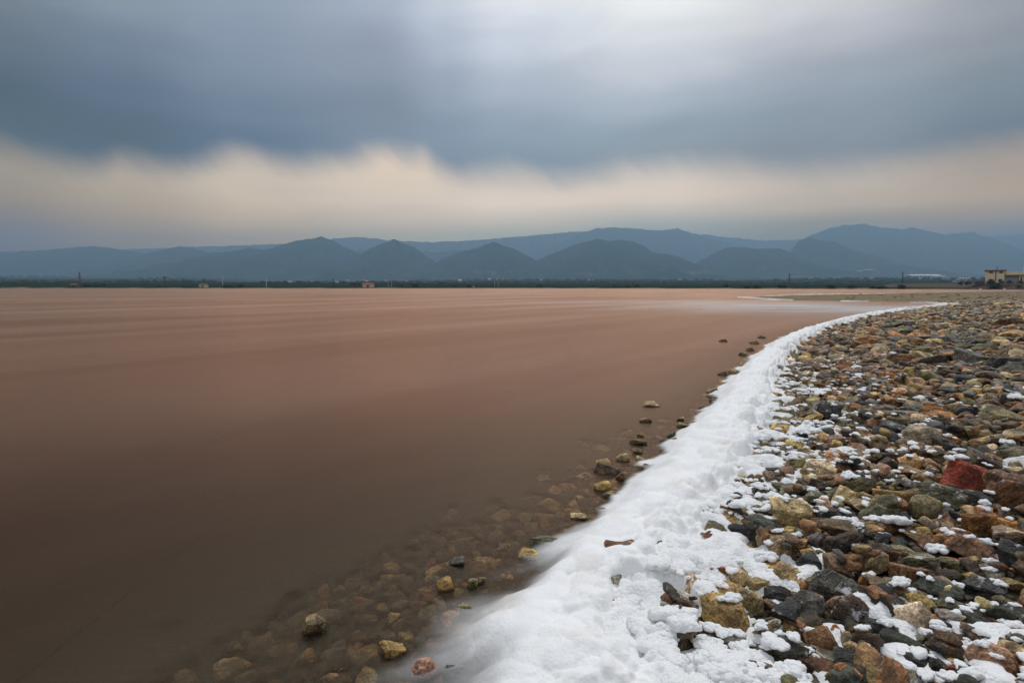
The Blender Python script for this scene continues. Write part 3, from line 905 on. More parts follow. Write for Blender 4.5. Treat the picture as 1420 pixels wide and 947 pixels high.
def scatter(r0, r1, ya, yb, tries, k, wet=1.2):
    yy = np.exp(rng.uniform(math.log(ya), math.log(yb), tries)) if yb / ya > 3 else rng.uniform(ya, yb, tries)
    u = rng.uniform(0, 1, tries)
    sx = shore_x(yy)
    xl = np.maximum(sx - wet * np.minimum(1, 2.5 / yy + 0.35), -1.0 * yy)
    xr = 0.93 * yy + 1.9
    xx = xl + u * (xr - xl)
    keep = rng.uniform(0, 1, tries) < (xr - xl) / (0.93 * yb + 4.0) * 3 if yb / ya <= 3 else np.ones(tries, bool)
    zz, ss = terrain(xx, yy)
    rr = r0 + (r1 - r0) * rng.beta(1.3, 2.2, tries)
    ci = rng.choice(len(mix_n), tries, p=mix_p)
    U = rng.uniform(0, 1, (tries, 6))
    for i in range(tries):
        if not keep[i] or ss[i] < -wet - 0.2:
            continue
        x, y, r = float(xx[i]), float(yy[i]), float(rr[i])
        if y > 26 and ss[i] < 0.1:
            continue
        if y < 1.45 and x < 0.75:
            continue
        if y > 3.0 and ss[i] < -0.55:
            continue
        if ss[i] < 0.05 and r > 0.045:
            r *= 0.55
        if not hfree(x, y, r, k):
            continue
        hput(x, y, r)
        a, b, c = r * (1.0 + (.45 if y < 6 else .9) * U[i, 0]), r * (0.75 + .3 * U[i, 1]), r * (0.42 + .55 * U[i, 2])
        if ss[i] < 0.0 and U[i, 1] > 0.07:
            zz[i] = min(zz[i], -0.012 - 1.5 * c)
        fill.append((x, y, float(zz[i]) + c * (0.30 + 0.35 * U[i, 5]), a, b, c, 6.283 * U[i, 3], (U[i, 4] - .5) * .7, (U[i, 5] - .5) * .7, int(ci[i]), float(zz[i])))


scatter(0.085, 0.15, 6.0, 40.0, 1500, 1.3)
scatter(0.060, 0.10, 1.2, 42.0, 5000, 0.98)
scatter(0.050, 0.078, 1.1, 9.0, 5600, 0.96)
scatter(0.038, 0.054, 1.1, 9.0, 6800, 0.96)
scatter(0.055, 0.085, 9.0, 24.0, 9000, 0.86)
scatter(0.075, 0.12, 20.0, 46.0, 22000, 0.80)
scatter(0.024, 0.040, 1.0, 6.5, 14500, 0.86)
scatter(0.032, 0.05, 6.0, 14.0, 12000, 0.86)
scatter(0.014, 0.023, 1.0, 3.6, 15000, 0.86)
# stones lying in the shallows, their tops just under the surface
for _ in range(900):
    y = math.exp(rnd.uniform(math.log(1.5), math.log(5.5)))
    x = float(shore_x(y)) - abs(rnd.gauss(0, .40)) - 0.02
    zz = ground_z(x, y)
    r = rnd.uniform(.035, .075) * (0.8 + .06 * y)
    if zz > -0.01 or zz < -0.16 or not hfree(x, y, r, 0.8):
        continue
    hput(x, y, r)
    c = r * rnd.uniform(.4, .75)
    top = rnd.choice([-.005, -.008, -.012, -.02, -.03, .008, .014])
    fill.append((x, y, min(top - c, zz + .55 * c), r * rnd.uniform(1, 1.5), r * rnd.uniform(.75, 1), c, rnd.uniform(0, 6.28), rnd.uniform(-.3, .3), rnd.uniform(-.3, .3), rnd.choice([0, 1, 0, 1, 14, 12, 2, 4, 5, 1, 6, 9]), zz))
# scattered stones on the low sandy spit
for _ in range(170):
    px, py = rnd.triangular(1130, 1420, 1420), rnd.uniform(405.5, 417)
    x, y = on_plane(px, py)
    zz, ss = terrain(np.array([x]), np.array([y]))
    if ss[0] < 0.3:
        continue
    r = rnd.uniform(0.05, 0.17)
    fill.append((x, y, float(zz[0]) + r * .15, r * 1.3, r, r * .5, rnd.uniform(0, 6), 0, 0, rnd.choice([7, 8, 10, 3, 11]), float(zz[0])))

# height of the stony surface, for the stones and foam that lie on top
HX0, HY0, HS, HNX, HNY = -1.6, 0.7, 0.015, 640, 520
hx = HX0 + HS * np.arange(HNX)
hy = HY0 + HS * np.arange(HNY)
GX, GY = np.meshgrid(hx, hy)
HM = terrain(GX.ravel(), GY.ravel())[0].reshape(HNY, HNX)


def stamp(x, y, z, a, b, c, yaw):
    r = max(a, b)
    i0, i1 = int((x - r - HX0) / HS), int((x + r - HX0) / HS) + 2
    j0, j1 = int((y - r - HY0) / HS), int((y + r - HY0) / HS) + 2
    i0, j0, i1, j1 = max(i0, 0), max(j0, 0), min(i1, HNX), min(j1, HNY)
    if i1 <= i0 or j1 <= j0:
        return
    dx, dy = GX[j0:j1, i0:i1] - x, GY[j0:j1, i0:i1] - y
    cs, sn = math.cos(yaw), math.sin(yaw)
    q = ((dx * cs + dy * sn) / a) ** 2 + ((-dx * sn + dy * cs) / b) ** 2
    top = np.where(q < 1, z + c * np.sqrt(np.maximum(0, 1 - q ** 1.5)) * 0.93, -9)
    HM[j0:j1, i0:i1] = np.maximum(HM[j0:j1, i0:i1], top)


def hm(x, y):
    i, j = int((x - HX0) / HS + .5), int((y - HY0) / HS + .5)
    if 0 <= i < HNX and 0 <= j < HNY:
        return float(HM[j, i])
    return ground_z(x, y) + 0.03


for f in fill:
    if f[1] < 8.6:
        stamp(f[0], f[1], f[2], f[3], f[4], f[5], f[6])
# a second, looser layer of stones lying over the joints of the first
extra = []
for _ in range(1500):
    y = math.exp(rnd.uniform(math.log(1.3), math.log(8.0)))
    xl, xr = float(shore_x(y)) + 0.05, 0.93 * y + 0.5
    x = rnd.uniform(xl, xr)
    r = rnd.choice([0.02, 0.028, 0.036, 0.05]) * rnd.uniform(.8, 1.2) * (0.75 + 0.05 * y)
    if any((s.x - x) ** 2 + (s.y - y) ** 2 < (0.9 * s.a + r) ** 2 for s in spots):
        continue
    c = r * rnd.uniform(.35, .7)
    z = hm(x, y) + c * 0.25
    f = (x, y, z, r * rnd.uniform(1, 1.5), r * rnd.uniform(.75, 1), c, rnd.uniform(0, 6.283), rnd.uniform(-.4, .4), rnd.uniform(-.4, .4), int(rng.choice(len(mix_n), p=mix_p)), z)
    extra.append(f)
for f in extra:
    stamp(f[0], f[1], f[2], f[3], f[4], f[5], f[6])
fill += extra
HM_LOW = HM.copy()                                      # without the larger rocks: what foam settles on
for s in spots:
    stamp(s.x, s.y, s.z, s.a, s.b, s.c, s.yaw)

# the stones that show largest become things of their own, the rest one bed of shingle
N_THINGS = 300
in_view = lambda x, y: abs(x / max(y, .1)) < 0.9 and y > 1.5 and x > float(shore_x(y)) + 0.25
ranked = sorted((i for i, f in enumerate(fill) if in_view(f[0], f[1])), key=lambda i: -math.sqrt(fill[i][3] * fill[i][5]) / fill[i][1])
chosen = set(ranked[:max(0, N_THINGS - len(spots))])
SHAPES = {'slab': 'slab', 'block': 'block', 'round': 'rounded stone', 'wedge': 'wedge'}
for i in sorted(chosen):
    f = fill[i]
    s = Spot()
    s.x, s.y, s.z, s.a, s.b, s.c, s.yaw = f[:7]
    s.tilt = (f[7] * .6, f[8] * .6)
    s.col, s.kind, s.foam, s.w = mix_n[f[9]], ('slab' if f[5] / f[3] < .42 else rnd.choice(['block', 'round', 'wedge', 'block'])), rnd.choice([0, 0, 0, .1, .25]), 2 * f[3] / f[1] * FPX
    s.label = s.mark = None
    spots.append(s)


def blur(a, n):
    for ax in (0, 1):
        a = sum(np.roll(a, k, ax) for k in range(-n, n + 1)) / (2 * n + 1)
    return a


# ------------------------------------------------------------------ water
wang = np.unique(np.concatenate([np.radians(np.linspace(-62, 60, 489)), np.radians(np.linspace(60, 298, 61))]))
wa, wb = polar(0.25, 10.0, 400, wang), polar(10.0, 1500.0, 141, wang)
nw = 540
wx, wy = (np.concatenate([p, q[len(wang):]]) for p, q in zip(wa, wb))
wz0, ws = terrain(wx, wy)
# depth of water over the bed and over the stones that lie on it
bi, bj = np.clip(((wx - HX0) / HS).astype(int), 0, HNX - 1), np.clip(((wy - HY0) / HS).astype(int), 0, HNY - 1)
inside = (wx > HX0 + .02) & (wx < HX0 + HS * (HNX - 2)) & (wy > HY0 + .02) & (wy < HY0 + HS * (HNY - 2))
soft = 0.5 * HM + 0.5 * blur(HM, 2)
depth = np.maximum(0.0, -np.where(inside, np.maximum(soft[bj, bi], wz0), wz0))
turb = 1 - np.exp(-np.maximum(0, depth - 0.002) / 0.085)
turb = np.clip(0.06 + 0.94 * turb, 0, 1)


def ellipse(x, y, px, py, hw, hd):
    cx, cy = on_plane(px, py)
    return np.exp(-(((x - cx) / hw) ** 2 + ((y - cy) / hd) ** 2))


film_sheen = 0.60 * ellipse(wx, wy, 1110, 426, 9.0, 12.0) + 0.55 * ellipse(wx, wy, 1215, 427, 9.0, 8.0) + 0.16 * ellipse(wx, wy, 830, 418, 12.0, 5.0) + 0.22 * ellipse(wx, wy, 985, 419, 9, 7)  # thin foam film, with the grey sheen near the cove painted in
film_sheen = film_sheen * (0.75 + 0.5 * fbm(P3(wx * 0.22 + wy * 0.02, wy * 0.55), 4, 5))
shal = np.exp(-np.maximum(-wz0, 0) / 0.10) * (ws > -6)

m_water, t = new_mat("silty_water")
geo = t.n('ShaderNodeNewGeometry')
pos = geo.outputs['Position']
ta = t.n('ShaderNodeAttribute', attribute_name='turbidity').outputs['Fac']
fa = t.n('ShaderNodeAttribute', attribute_name='foam_and_sheen').outputs['Fac']
sa = t.n('ShaderNodeAttribute', attribute_name='shallow').outputs['Fac']
wrot = t.n('ShaderNodeVectorRotate', rotation_type='Z_AXIS', inp={'Vector': pos, 'Angle': R(-52)})
wpos = wrot.outputs[0]
strk = t.noise(t.scale(wpos, (0.030, 0.22, 1.0)), 1.0, 3.0, 0.5, 0.3)
strk2 = t.noise(t.scale(wpos, (0.35, 1.5, 1.0)), 1.0, 2.0, 0.5, 0.2)
spw = t.n('ShaderNodeSeparateXYZ')
t.link(pos, spw.inputs[0])
dist_f = t.smooth(t.math('ADD', spw.outputs[1], t.math('MULTIPLY', strk2, 1.5)), 1.4, 9.0)
body = t.mix(t.smooth(strk, 0.3, 0.7), (0.168, 0.083, 0.052), (0.222, 0.114, 0.072))
body = t.mix(dist_f, (0.011, 0.0070, 0.0035), body)  # body colour darker close in, paler farther out
body = t.mix(t.math('MULTIPLY', strk2, 0.35), body, (0.052, 0.034, 0.022))
body = t.mix(t.math('MULTIPLY', sa, 0.85), body, (0.190, 0.165, 0.112))
body = t.mix(fa, body, (0.38, 0.35, 0.33))
dif = t.n('ShaderNodeBsdfDiffuse', inp={'Color': body})
tr = t.n('ShaderNodeBsdfTransparent', inp={'Color': (0.86, 0.80, 0.70, 1)})
m1 = t.n('ShaderNodeMixShader', inp={0: ta, 1: tr.outputs[0], 2: dif.outputs[0]})
rpl = t.noise(t.scale(pos, (5.0, 16.0, 1.0)), 1.0, 4.0, 0.6, 0.4)
wbump = t.n('ShaderNodeBump', inp={'Strength': 0.10, 'Distance': 0.05, 'Height': rpl})
fr = t.n('ShaderNodeFresnel', inp={'IOR': 1.33})
gtint = t.mix(t.smooth(strk, 0.25, 0.75), (0.71, 0.42, 0.29), (0.94, 0.61, 0.44))
gtint = t.mix(fa, gtint, (1.0, 0.95, 0.92))
gl = t.n('ShaderNodeBsdfGlossy', inp={'Color': gtint, 'Roughness': 0.24, 'Normal': wbump.outputs[0]})
m2 = t.n('ShaderNodeMixShader', inp={0: fr.outputs[0], 1: m1.outputs[0], 2: gl.outputs[0]})
mo = t.n('ShaderNodeOutputMaterial')
t.link(m2.outputs[0], mo.inputs[0])
add("water", mesh_np("water", np.stack([wx, wy, 0 * wx], 1), grid_faces(nw, len(wang)), m_water, True,
                     {'turbidity': ('FLOAT', turb), 'foam_and_sheen': ('FLOAT', np.clip(film_sheen, 0, 1)), 'shallow': ('FLOAT', shal)}), kind="structure")

marks = [s for s in spots if s.mark]
used = set(s.label for s in spots if s.label)


def relation(s, m):
    dx, dy = s.x - m.x, s.y - m.y
    if abs(dx) > abs(dy):
        return 'right of' if dx > 0 else 'left of'
    return 'behind' if dy > 0 else 'in front of'


def auto_label(s, noun_of, extra_words=''):
    w = s.w
    size = 'large' if w > 46 else 'mid-sized' if w > 29 else 'small' if w > 17 else 'little'
    near = sorted(marks, key=lambda m: (m.x - s.x) ** 2 + (m.y - s.y) ** 2)
    noun = noun_of(s)
    wet = ' in the shallows' if ground_z(s.x, s.y) < -0.005 else ''
    for m in near[:12]:
        for form in ('{size} {col} {noun}{wet} {rel} the {mark}', '{size} {col} {noun}{wet} a little way {rel} the {mark}'):
            if m is s:
                continue
            L = form.format(size=size, col=s.col, noun=noun, wet=wet, rel=relation(s, m), mark=m.mark)
            if L not in used and len(L.split()) <= 16:
                used.add(L)
                return L
    return None


NOUN = {'peak': ['peaked stone', 'pointed stone', 'slanting stone'], 'slab': ['flat slab', 'flat stone', 'thin slab'], 'block': ['angular stone', 'blocky stone', 'chunky stone'], 'round': ['rounded stone', 'smooth stone', 'lumpy stone'],
        'wedge': ['wedge-shaped stone', 'pointed stone', 'slanting stone']}
for n, s in enumerate(spots):
    if not s.label:
        s.label = auto_label(s, lambda q: NOUN[q.kind][n % 3]) or ('%s %s stone among the shingle' % (s.col, s.kind))
    sub = 5 if s.w > 26 else 4
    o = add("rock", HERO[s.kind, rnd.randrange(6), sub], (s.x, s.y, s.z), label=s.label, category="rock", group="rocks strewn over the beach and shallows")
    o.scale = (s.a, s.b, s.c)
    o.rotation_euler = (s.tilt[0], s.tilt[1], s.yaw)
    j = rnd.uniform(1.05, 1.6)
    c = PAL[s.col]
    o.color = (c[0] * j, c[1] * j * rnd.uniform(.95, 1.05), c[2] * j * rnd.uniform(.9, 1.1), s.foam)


def merged(rows, sub, nproto, seed, smooth):
    Vs, Fs, Ts, Hs = [], [], [], []
    base = 0
    rows = list(rows)
    prot = [proto_rock(('block', 'slab', 'wedge', 'block', 'round')[k % (5 if sub > 2 else 4)], sub, seed + 13 * k) for k in range(nproto)]
    A = np.array([r[:9] for r in rows])
    ci = np.array([r[9] for r in rows])
    gzr = np.array([r[10] for r in rows])
    which = rng.integers(0, nproto, len(rows))
    for k in range(nproto):
        sel = np.where(which == k)[0]
        if not len(sel):
            continue
        V, F = prot[k]
        a = A[sel]
        P = V[None] * a[:, None, 3:6]
        cx, sx_ = np.cos(a[:, 7])[:, None], np.sin(a[:, 7])[:, None]
        y1, z1 = P[..., 1] * cx - P[..., 2] * sx_, P[..., 1] * sx_ + P[..., 2] * cx
        cy, sy_ = np.cos(a[:, 8])[:, None], np.sin(a[:, 8])[:, None]
        x2, z2 = P[..., 0] * cy + z1 * sy_, -P[..., 0] * sy_ + z1 * cy
        cz, sz_ = np.cos(a[:, 6])[:, None], np.sin(a[:, 6])[:, None]
        x3, y3 = x2 * cz - y1 * sz_, x2 * sz_ + y1 * cz
        W = np.stack([x3 + a[:, 0:1], y3 + a[:, 1:2], z2 + a[:, 2:3]], -1)
        n = len(V)
        Vs.append(W.reshape(-1, 3))
        Fs.append((F[None] + (base + np.arange(len(sel)) * n)[:, None, None]).reshape(-1, 3))
        base += n * len(sel)
        tc_ = np.array([PAL[mix_n[c]] for c in ci[sel]]) * rng.uniform(.66, 1.55, (len(sel), 1)) * rng.uniform(.93, 1.07, (len(sel), 3)) * np.where(a[:, 3:4] < .034, .45, 1.0)  # smallest stones coloured darker, painting shade into the gaps
        res = rng.choice([0, 0, 0, .1, .3], (len(sel), 1)) * (a[:, 0:1] > shore_x(a[:, 1:2]) + .2)
        Ts.append(np.repeat(np.concatenate([tc_, res], 1), n, 0))
        Hs.append(np.repeat(rng.uniform(0, 1, len(sel)), n))
    return np.concatenate(Vs), np.concatenate(Fs), np.concatenate(Ts), np.concatenate(Hs)


rest = [f for i, f in enumerate(fill) if i not in chosen]
parts = []
for lo, hi, sub, npr in ((0, 5.0, 3, 20), (5.0, 13.0, 2, 16), (13.0, 400, 1, 10)):
    rows = [f for f in rest if lo <= f[1] < hi and (sub != 3 or f[3] > 0.03)] if sub == 3 else [f for f in rest if lo <= f[1] < hi]
    if sub == 3:
        parts.append(merged(rows, 3, npr, 300, True))
        rows = [f for f in rest if lo <= f[1] < hi and f[3] <= 0.03]
        parts.append(merged(rows, 2, npr, 700, True))
    else:
        parts.append(merged(rows, sub, npr, 900 + sub, True))
b = 0
Fall = []
for p in parts:
    Fall.append(p[1] + b)
    b += len(p[0])
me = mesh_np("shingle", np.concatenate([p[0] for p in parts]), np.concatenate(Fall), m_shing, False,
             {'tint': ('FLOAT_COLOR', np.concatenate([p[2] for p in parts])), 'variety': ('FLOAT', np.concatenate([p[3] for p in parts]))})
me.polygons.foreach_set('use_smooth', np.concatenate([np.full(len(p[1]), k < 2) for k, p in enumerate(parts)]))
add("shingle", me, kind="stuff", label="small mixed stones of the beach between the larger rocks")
print("rocks", len(spots), "shingle stones", len(rest), "tris", len(me.polygons))

# ------------------------------------------------------------------ foam
m_foam, t = new_mat("salt_foam")
geo = t.n('ShaderNodeNewGeometry')
pos = geo.outputs['Position']
al = t.n('ShaderNodeAttribute', attribute_name='cover').outputs['Fac']
n1 = t.noise(pos, 240.0, 3.0, 0.6)
n2 = t.noise(pos, 28.0, 4.0, 0.6)
fc = t.mix(t.smooth(t.noise(pos, 5.0, 3.0), 0.45, 0.75), (0.955, 0.95, 0.945), (0.90, 0.865, 0.83))
fc = t.mix(t.math('MULTIPLY', t.smooth(t.noise(pos, 95.0, 3.0, 0.6), 0.66, 0.76), 0.5), fc, (0.42, 0.38, 0.33))
vor = t.n('ShaderNodeTexVoronoi', feature='SMOOTH_F1', inp={'Vector': pos, 'Scale': 85.0, 'Smoothness': 0.4})
bmp = t.n('ShaderNodeBump', inp={'Strength': 0.30, 'Distance': 0.008, 'Height': t.math('SUBTRACT', t.math('ADD', t.math('MULTIPLY', n1, 0.3), n2), t.math('MULTIPLY', vor.outputs['Distance'], 0.8))})
pb = t.n('ShaderNodeBsdfPrincipled', inp={'Base Color': fc, 'Roughness': 0.8, 'Normal': bmp.outputs[0]})
pb.inputs['Specular IOR Level'].default_value = 0.2
pb.inputs['Subsurface Weight'].default_value = 0.0
tr = t.n('ShaderNodeBsdfTransparent')
ms = t.n('ShaderNodeMixShader', inp={0: al, 1: tr.outputs[0], 2: pb.outputs[0]})
mo = t.n('ShaderNodeOutputMaterial')
t.link(ms.outputs[0], mo.inputs[0])

m_fleck, t = new_mat("foam_fleck")
geo = t.n('ShaderNodeNewGeometry')
pos = geo.outputs['Position']
n1 = t.noise(pos, 300.0, 3.0, 0.6)
n2 = t.noise(pos, 60.0, 4.0, 0.6)
vor = t.n('ShaderNodeTexVoronoi', feature='SMOOTH_F1', inp={'Vector': pos, 'Scale': 95.0, 'Smoothness': 0.4})
bmp = t.n('ShaderNodeBump', inp={'Strength': 0.6, 'Distance': 0.008, 'Height': t.math('SUBTRACT', t.math('ADD', t.math('MULTIPLY', n1, 0.3), n2), t.math('MULTIPLY', vor.outputs['Distance'], 0.9))})
pb = t.n('ShaderNodeBsdfPrincipled', inp={'Base Color': (0.93, 0.925, 0.92, 1), 'Roughness': 0.8, 'Normal': bmp.outputs[0]})
pb.inputs['Specular IOR Level'].default_value = 0.2
mo = t.n('ShaderNodeOutputMaterial')
t.link(pb.outputs[0], mo.inputs[0])

# left (water) and right (stone) margin of the foam in the photo, by row
FL = [(1080, 380), (1010, 440), (947, 540), (915, 575), (880, 605), (850, 635), (820, 668), (790, 715), (760, 762), (730, 800), (700, 838), (670, 868), (640, 895), (610, 925), (580, 955),
      (550, 985), (520, 1012), (500, 1032), (480, 1060), (465, 1092), (455, 1125), (446, 1155), (438, 1192), (431, 1240), (427, 1282), (423.5, 1320)]
FR = [(1080, 980), (1010, 955), (947, 934), (915, 918), (880, 908), (850, 918), (820, 948), (790, 964), (760, 972), (730, 976), (700, 1002), (670, 1026), (640, 1052), (610, 1060), (580, 1064),
      (550, 1070), (520, 1084), (500, 1094), (480, 1114), (465, 1140), (455, 1164), (446, 1192), (438, 1226), (431, 1264), (427, 1300), (423.5, 1334)]
nrow, ncol = 520, 230
rowsy = np.concatenate([np.linspace(1080, 500, 400), np.linspace(500, 424, 161)[1:]])
nrow = len(rowsy)
lx = np.interp(-rowsy, [-a for a, _ in FL], [b for _, b in FL])
rx = np.interp(-rowsy, [-a for a, _ in FR], [b for _, b in FR])
U = np.linspace(-0.22, 1.16, ncol)
PX = lx[:, None] + (rx - lx)[:, None] * U[None, :]
PY = np.repeat(rowsy[:, None], ncol, 1)
dxr, dyr = (PX - 710) / FPX, (473.5 - PY) / FPX
dY, dZ = math.cos(PITCH) + dyr * math.sin(PITCH), -math.sin(PITCH) + dyr * math.cos(PITCH)
tt = (0.02 - CAM_Z) / dZ
fx, fy = (dxr * tt).ravel(), (dY * tt).ravel()
uu = np.repeat(U[None, :], nrow, 0).ravel()
fz, fs = terrain(fx, fy)
u_w = uu + 0.16 * fbm(P3(fx * 2.6, fy * 2.6), 3, 41) + (0.05 + 0.12 * sstep(uu, .4, .9)) * fbm(P3(fx * 9, fy * 9), 3, 44)
thick = 0.010 + 0.05 * sstep(u_w, 0.05, 0.45)
big = domes(fx + 0.03 * fbm(P3(fx * 6, fy * 6), 2, 51), fy, 0.17, 3)
mid = domes(fx, fy + 0.02 * fbm(P3(fx * 14, fy * 14), 2, 52), 0.075, 5)
sml = domes(fx, fy, 0.034, 7)
rough_r = sstep(u_w, 0.50, 0.95)
bil = (0.036 * big + 0.018 * (1 + fbm(P3(fx * 4.5, fy * 4.5), 3, 57)) + 0.032 * mid * (0.25 + 0.75 * rough_r) + 0.014 * sml * rough_r)
h = thick + bil * (0.25 + 0.75 * sstep(u_w, 0.12, 0.6)) - 0.13 * sstep(u_w, 0.72, 1.12) - 0.03 * sstep(fbm(P3(fx * 5, fy * 5), 3, 61), 0.15, 0.5) * rough_r
far = np.clip(fy / 9.0, 0, 1)
h = h * (1 + 0.8 * far)
z = np.maximum(fz, -0.004 * (1 - far)) + h
z = np.where(uu > 1.12, fz - 0.05, z)
nearm = 1 - sstep(fy, 2.0, 3.4)
cov = sstep(u_w + 0.17 * fbm(P3(fx * 1.6 + fy * 2.2, fy * 4.5 - fx * 3.0), 4, 71), 0.02 - 0.12 * nearm, 0.13 + 0.33 * nearm)
cov = cov * (0.85 + 0.15 * sstep(u_w, 0.1, 0.4))
cov = np.where(uu < -0.21, 0, cov)
add("sea_foam", mesh_np("sea_foam", np.stack([fx, fy, z], 1), grid_faces(nrow, ncol), m_foam, True, {'cover': ('FLOAT', np.clip(cov, 0, 1))}),
    kind="stuff", label="bank of white salt foam along the waterline")


# bright foam at the cove end, on the tip of the spit and along its back
def far_foam(pts, hh, seed):
    V, F = [], []
    n = len(pts)
    for px, py0, py1 in pts:
        for k in range(7):
            x, y = on_plane(px, py0 + (py1 - py0) * k / 6)
            g = max(ground_z(x, y), 0.0)
            w = math.sin(math.pi * k / 6)
            V.append((x, y, g - 0.03 + (hh + 0.03) * w * (0.2 + 1.0 * rnd.random() ** 1.5)))
    return np.array(V), grid_faces(n, 7)


def lerp_pts(key, n):
    xs = np.linspace(key[0][0], key[-1][0], n)
    lo = np.interp(xs, [k[0] for k in key], [k[1] for k in key])
    hi = np.interp(xs, [k[0] for k in key], [k[2] for k in key])
    return [(x, a + rnd.uniform(-.25, .25), b_ + rnd.uniform(-.25, .25)) for x, a, b_ in zip(xs, lo, hi)]


VV, FF, bb = [], [], 0
for key, hh in (([(1262, 420.2, 419.6), (1290, 421.5, 418.8), (1315, 424.0, 418.9), (1332, 424.3, 420.6), (1340, 423, 421.4)], 0.10),
                ([(1022, 412.6, 412.3), (1042, 413.7, 411.8), (1060, 415.6, 413.4), (1078, 416.3, 414.8), (1100, 416.6, 416.0)], 0.09),
                ([(1060, 411.1, 410.8), (1090, 410.3, 409.7), (1115, 409.5, 408.9), (1160, 408.7, 408.1), (1200, 407.9, 407.4), (1242, 407.1, 406.9)], 0.09),
                ([(1165, 418.0, 417.4), (1185, 418.2, 417.2), (1205, 418.2, 417.6)], 0.05)):
    V, F = far_foam(lerp_pts(key, 160), hh, 1)
    VV.append(V)
    FF.append(F + bb)
    bb += len(V)
add("spit_foam", mesh_np("spit_foam", np.concatenate(VV), np.concatenate(FF), m_foam, True, {'cover': ('FLOAT', np.clip(0.62 + 0.75 * fbm(np.concatenate(VV) * (0.9, 0.3, 1), 3, 66), 0.05, 1))}), kind="stuff", label="thin white foam lines along the low spit")

# lumps of foam left on and between the stones
def lump(sub, k, nb=26):
    D, F = ico(sub)
    g = np.random.default_rng(900 + k)
    C = g.normal(0, 1, (nb, 3))
    C /= np.linalg.norm(C, axis=1)[:, None]
    C[:, 2] = np.abs(C[:, 2]) * 0.8 - .1
    rr = g.uniform(.20, .42, nb)
    r = np.full(len(D), 0.55)
    for c, q in zip(C * g.uniform(.40, .72, (nb, 1)), rr):
        bdot = D @ c
        disc = bdot ** 2 - (c @ c - q * q)
        r = np.maximum(r, np.where(disc > 0, bdot + np.sqrt(np.maximum(disc, 0)), 0))
    V = D * r[:, None] * np.array([1.15, 0.9, 0.72])
    V += D * (0.07 * fbm(V * 2.3 + k, 2, 31 + k) + 0.03 * fbm(V * 7 + k, 3, 33 + k))[:, None]
    V[:, 2] = np.where(V[:, 2] < -0.15, -0.15 + (V[:, 2] + 0.15) * 0.3, V[:, 2])
    return V, F


FLECK = [lump(3, k, 14) for k in range(8)]
foam_me = []
for k in range(8):
    Vq, Fq, nq = [], [], 0
    for q in range(4):
        V, F = lump(4, 50 + 4 * k + q, 20)
        sc_ = rnd.uniform(.38, .72)
        an = 1.57 * q + rnd.uniform(-.6, .6)
        rad_ = rnd.uniform(.25, .5)
        Vq.append(V * sc_ * np.array([1, 1, 1.15]) + np.array([math.cos(an) * rad_ * 1.15, math.sin(an) * rad_ * .8, rnd.uniform(-.08, .1)]))
        Fq.append(F + nq)
        nq += len(V)
    foam_me.append(mesh_np("foam_clump", np.concatenate(Vq), np.concatenate(Fq), m_fleck, True))
right_x = lambda y: None
rxs = np.array([on_plane(px, py) for py, px in FR])


def foam_edge_x(y):
    return float(np.interp(y, rxs[:, 1], rxs[:, 0]))


CL = [  # clumps one can point at: photo x, y, width
    (1245, 722, 44), (1226, 724, 30), (1218, 758, 26), (1240, 750, 24), (1205, 790, 24), (1246, 803, 40), (1212, 830, 34), (1229, 852, 26), (1238, 880, 26), (1302, 748, 34), (1312, 727, 18),
    (1330, 726, 14), (1344, 748, 20), (1372, 778, 22), (1396, 788, 34), (1318, 818, 18), (1350, 822, 14), (1380, 826, 14), (1326, 799, 14), (1308, 873, 28), (1340, 872, 30), (1336, 890, 16),
    (1394, 868, 34), (1362, 893, 26), (1384, 905, 20), (1340, 913, 14), (1230, 918, 34), (1198, 878, 26), (1105, 872, 36), (1117, 889, 30), (1083, 915, 14), (1056, 863, 32), (1032, 912, 34),
    (1052, 918, 36), (1000, 920, 34), (1126, 862, 26), (1150, 864, 22), (1010, 838, 40), (980, 862, 26), (972, 848, 30), (1044, 784, 24), (1064, 768, 40), (1042, 756, 30), (1080, 748, 22),
    (1104, 738, 20), (1140, 752, 22), (1170, 708, 30), (1182, 714, 22), (1124, 668, 24), (1150, 655, 30), (1180, 662, 32), (1202, 650, 30), (1235, 655, 16), (1210, 712, 28), (1192, 718, 24),
    (1268, 624, 20), (1332, 622, 20), (1398, 614, 20), (1410, 556, 26), (1298, 693, 16), (1368, 698, 16), (1310, 700, 14), (1160, 590, 18), (1130, 615, 22), (1110, 622, 26), (1096, 633, 30),
]
clump_used = set()
for n, (px, py, w) in enumerate(CL):
    x, y = seek(px, py, 0.07)
    W = w * y * math.cos(PITCH) / FPX / 2
    z = hm(x, y)
    s = Spot()
    s.x, s.y, s.w, s.col = x, y, w, 'white'
    near = sorted(marks, key=lambda m: (m.x - x) ** 2 + (m.y - y) ** 2)
    lab = None
    size = 'large' if w > 31 else 'mid-sized' if w > 21 else 'small'
    for m in near[:10]:
        dd = math.hypot(m.x - x, m.y - y)
        rel = 'on top of' if dd < 0.6 * m.a else relation(s, m)
        for form in ('{} white foam clump {} the {}', '{} heap of white foam {} the {}', '{} white foam blob a little way {} the {}'):
            L = form.format(size, rel, m.mark)
            if L not in used and len(L.split()) <= 16 and 'way on top' not in L:
                lab = L
                break
        if lab:
            break
    used.add(lab)
    o = add("foam_clump", foam_me[n % 8], (x, y, z + 0.10 * W), label=lab or "white foam clump resting among the beach stones", category="foam clump", group="foam clumps left among the stones")
    o.scale = (W, W * rnd.uniform(.75, 1.0), W * rnd.uniform(.75, 1.1))
    o.rotation_euler = (0, 0, rnd.uniform(-.5, .5))

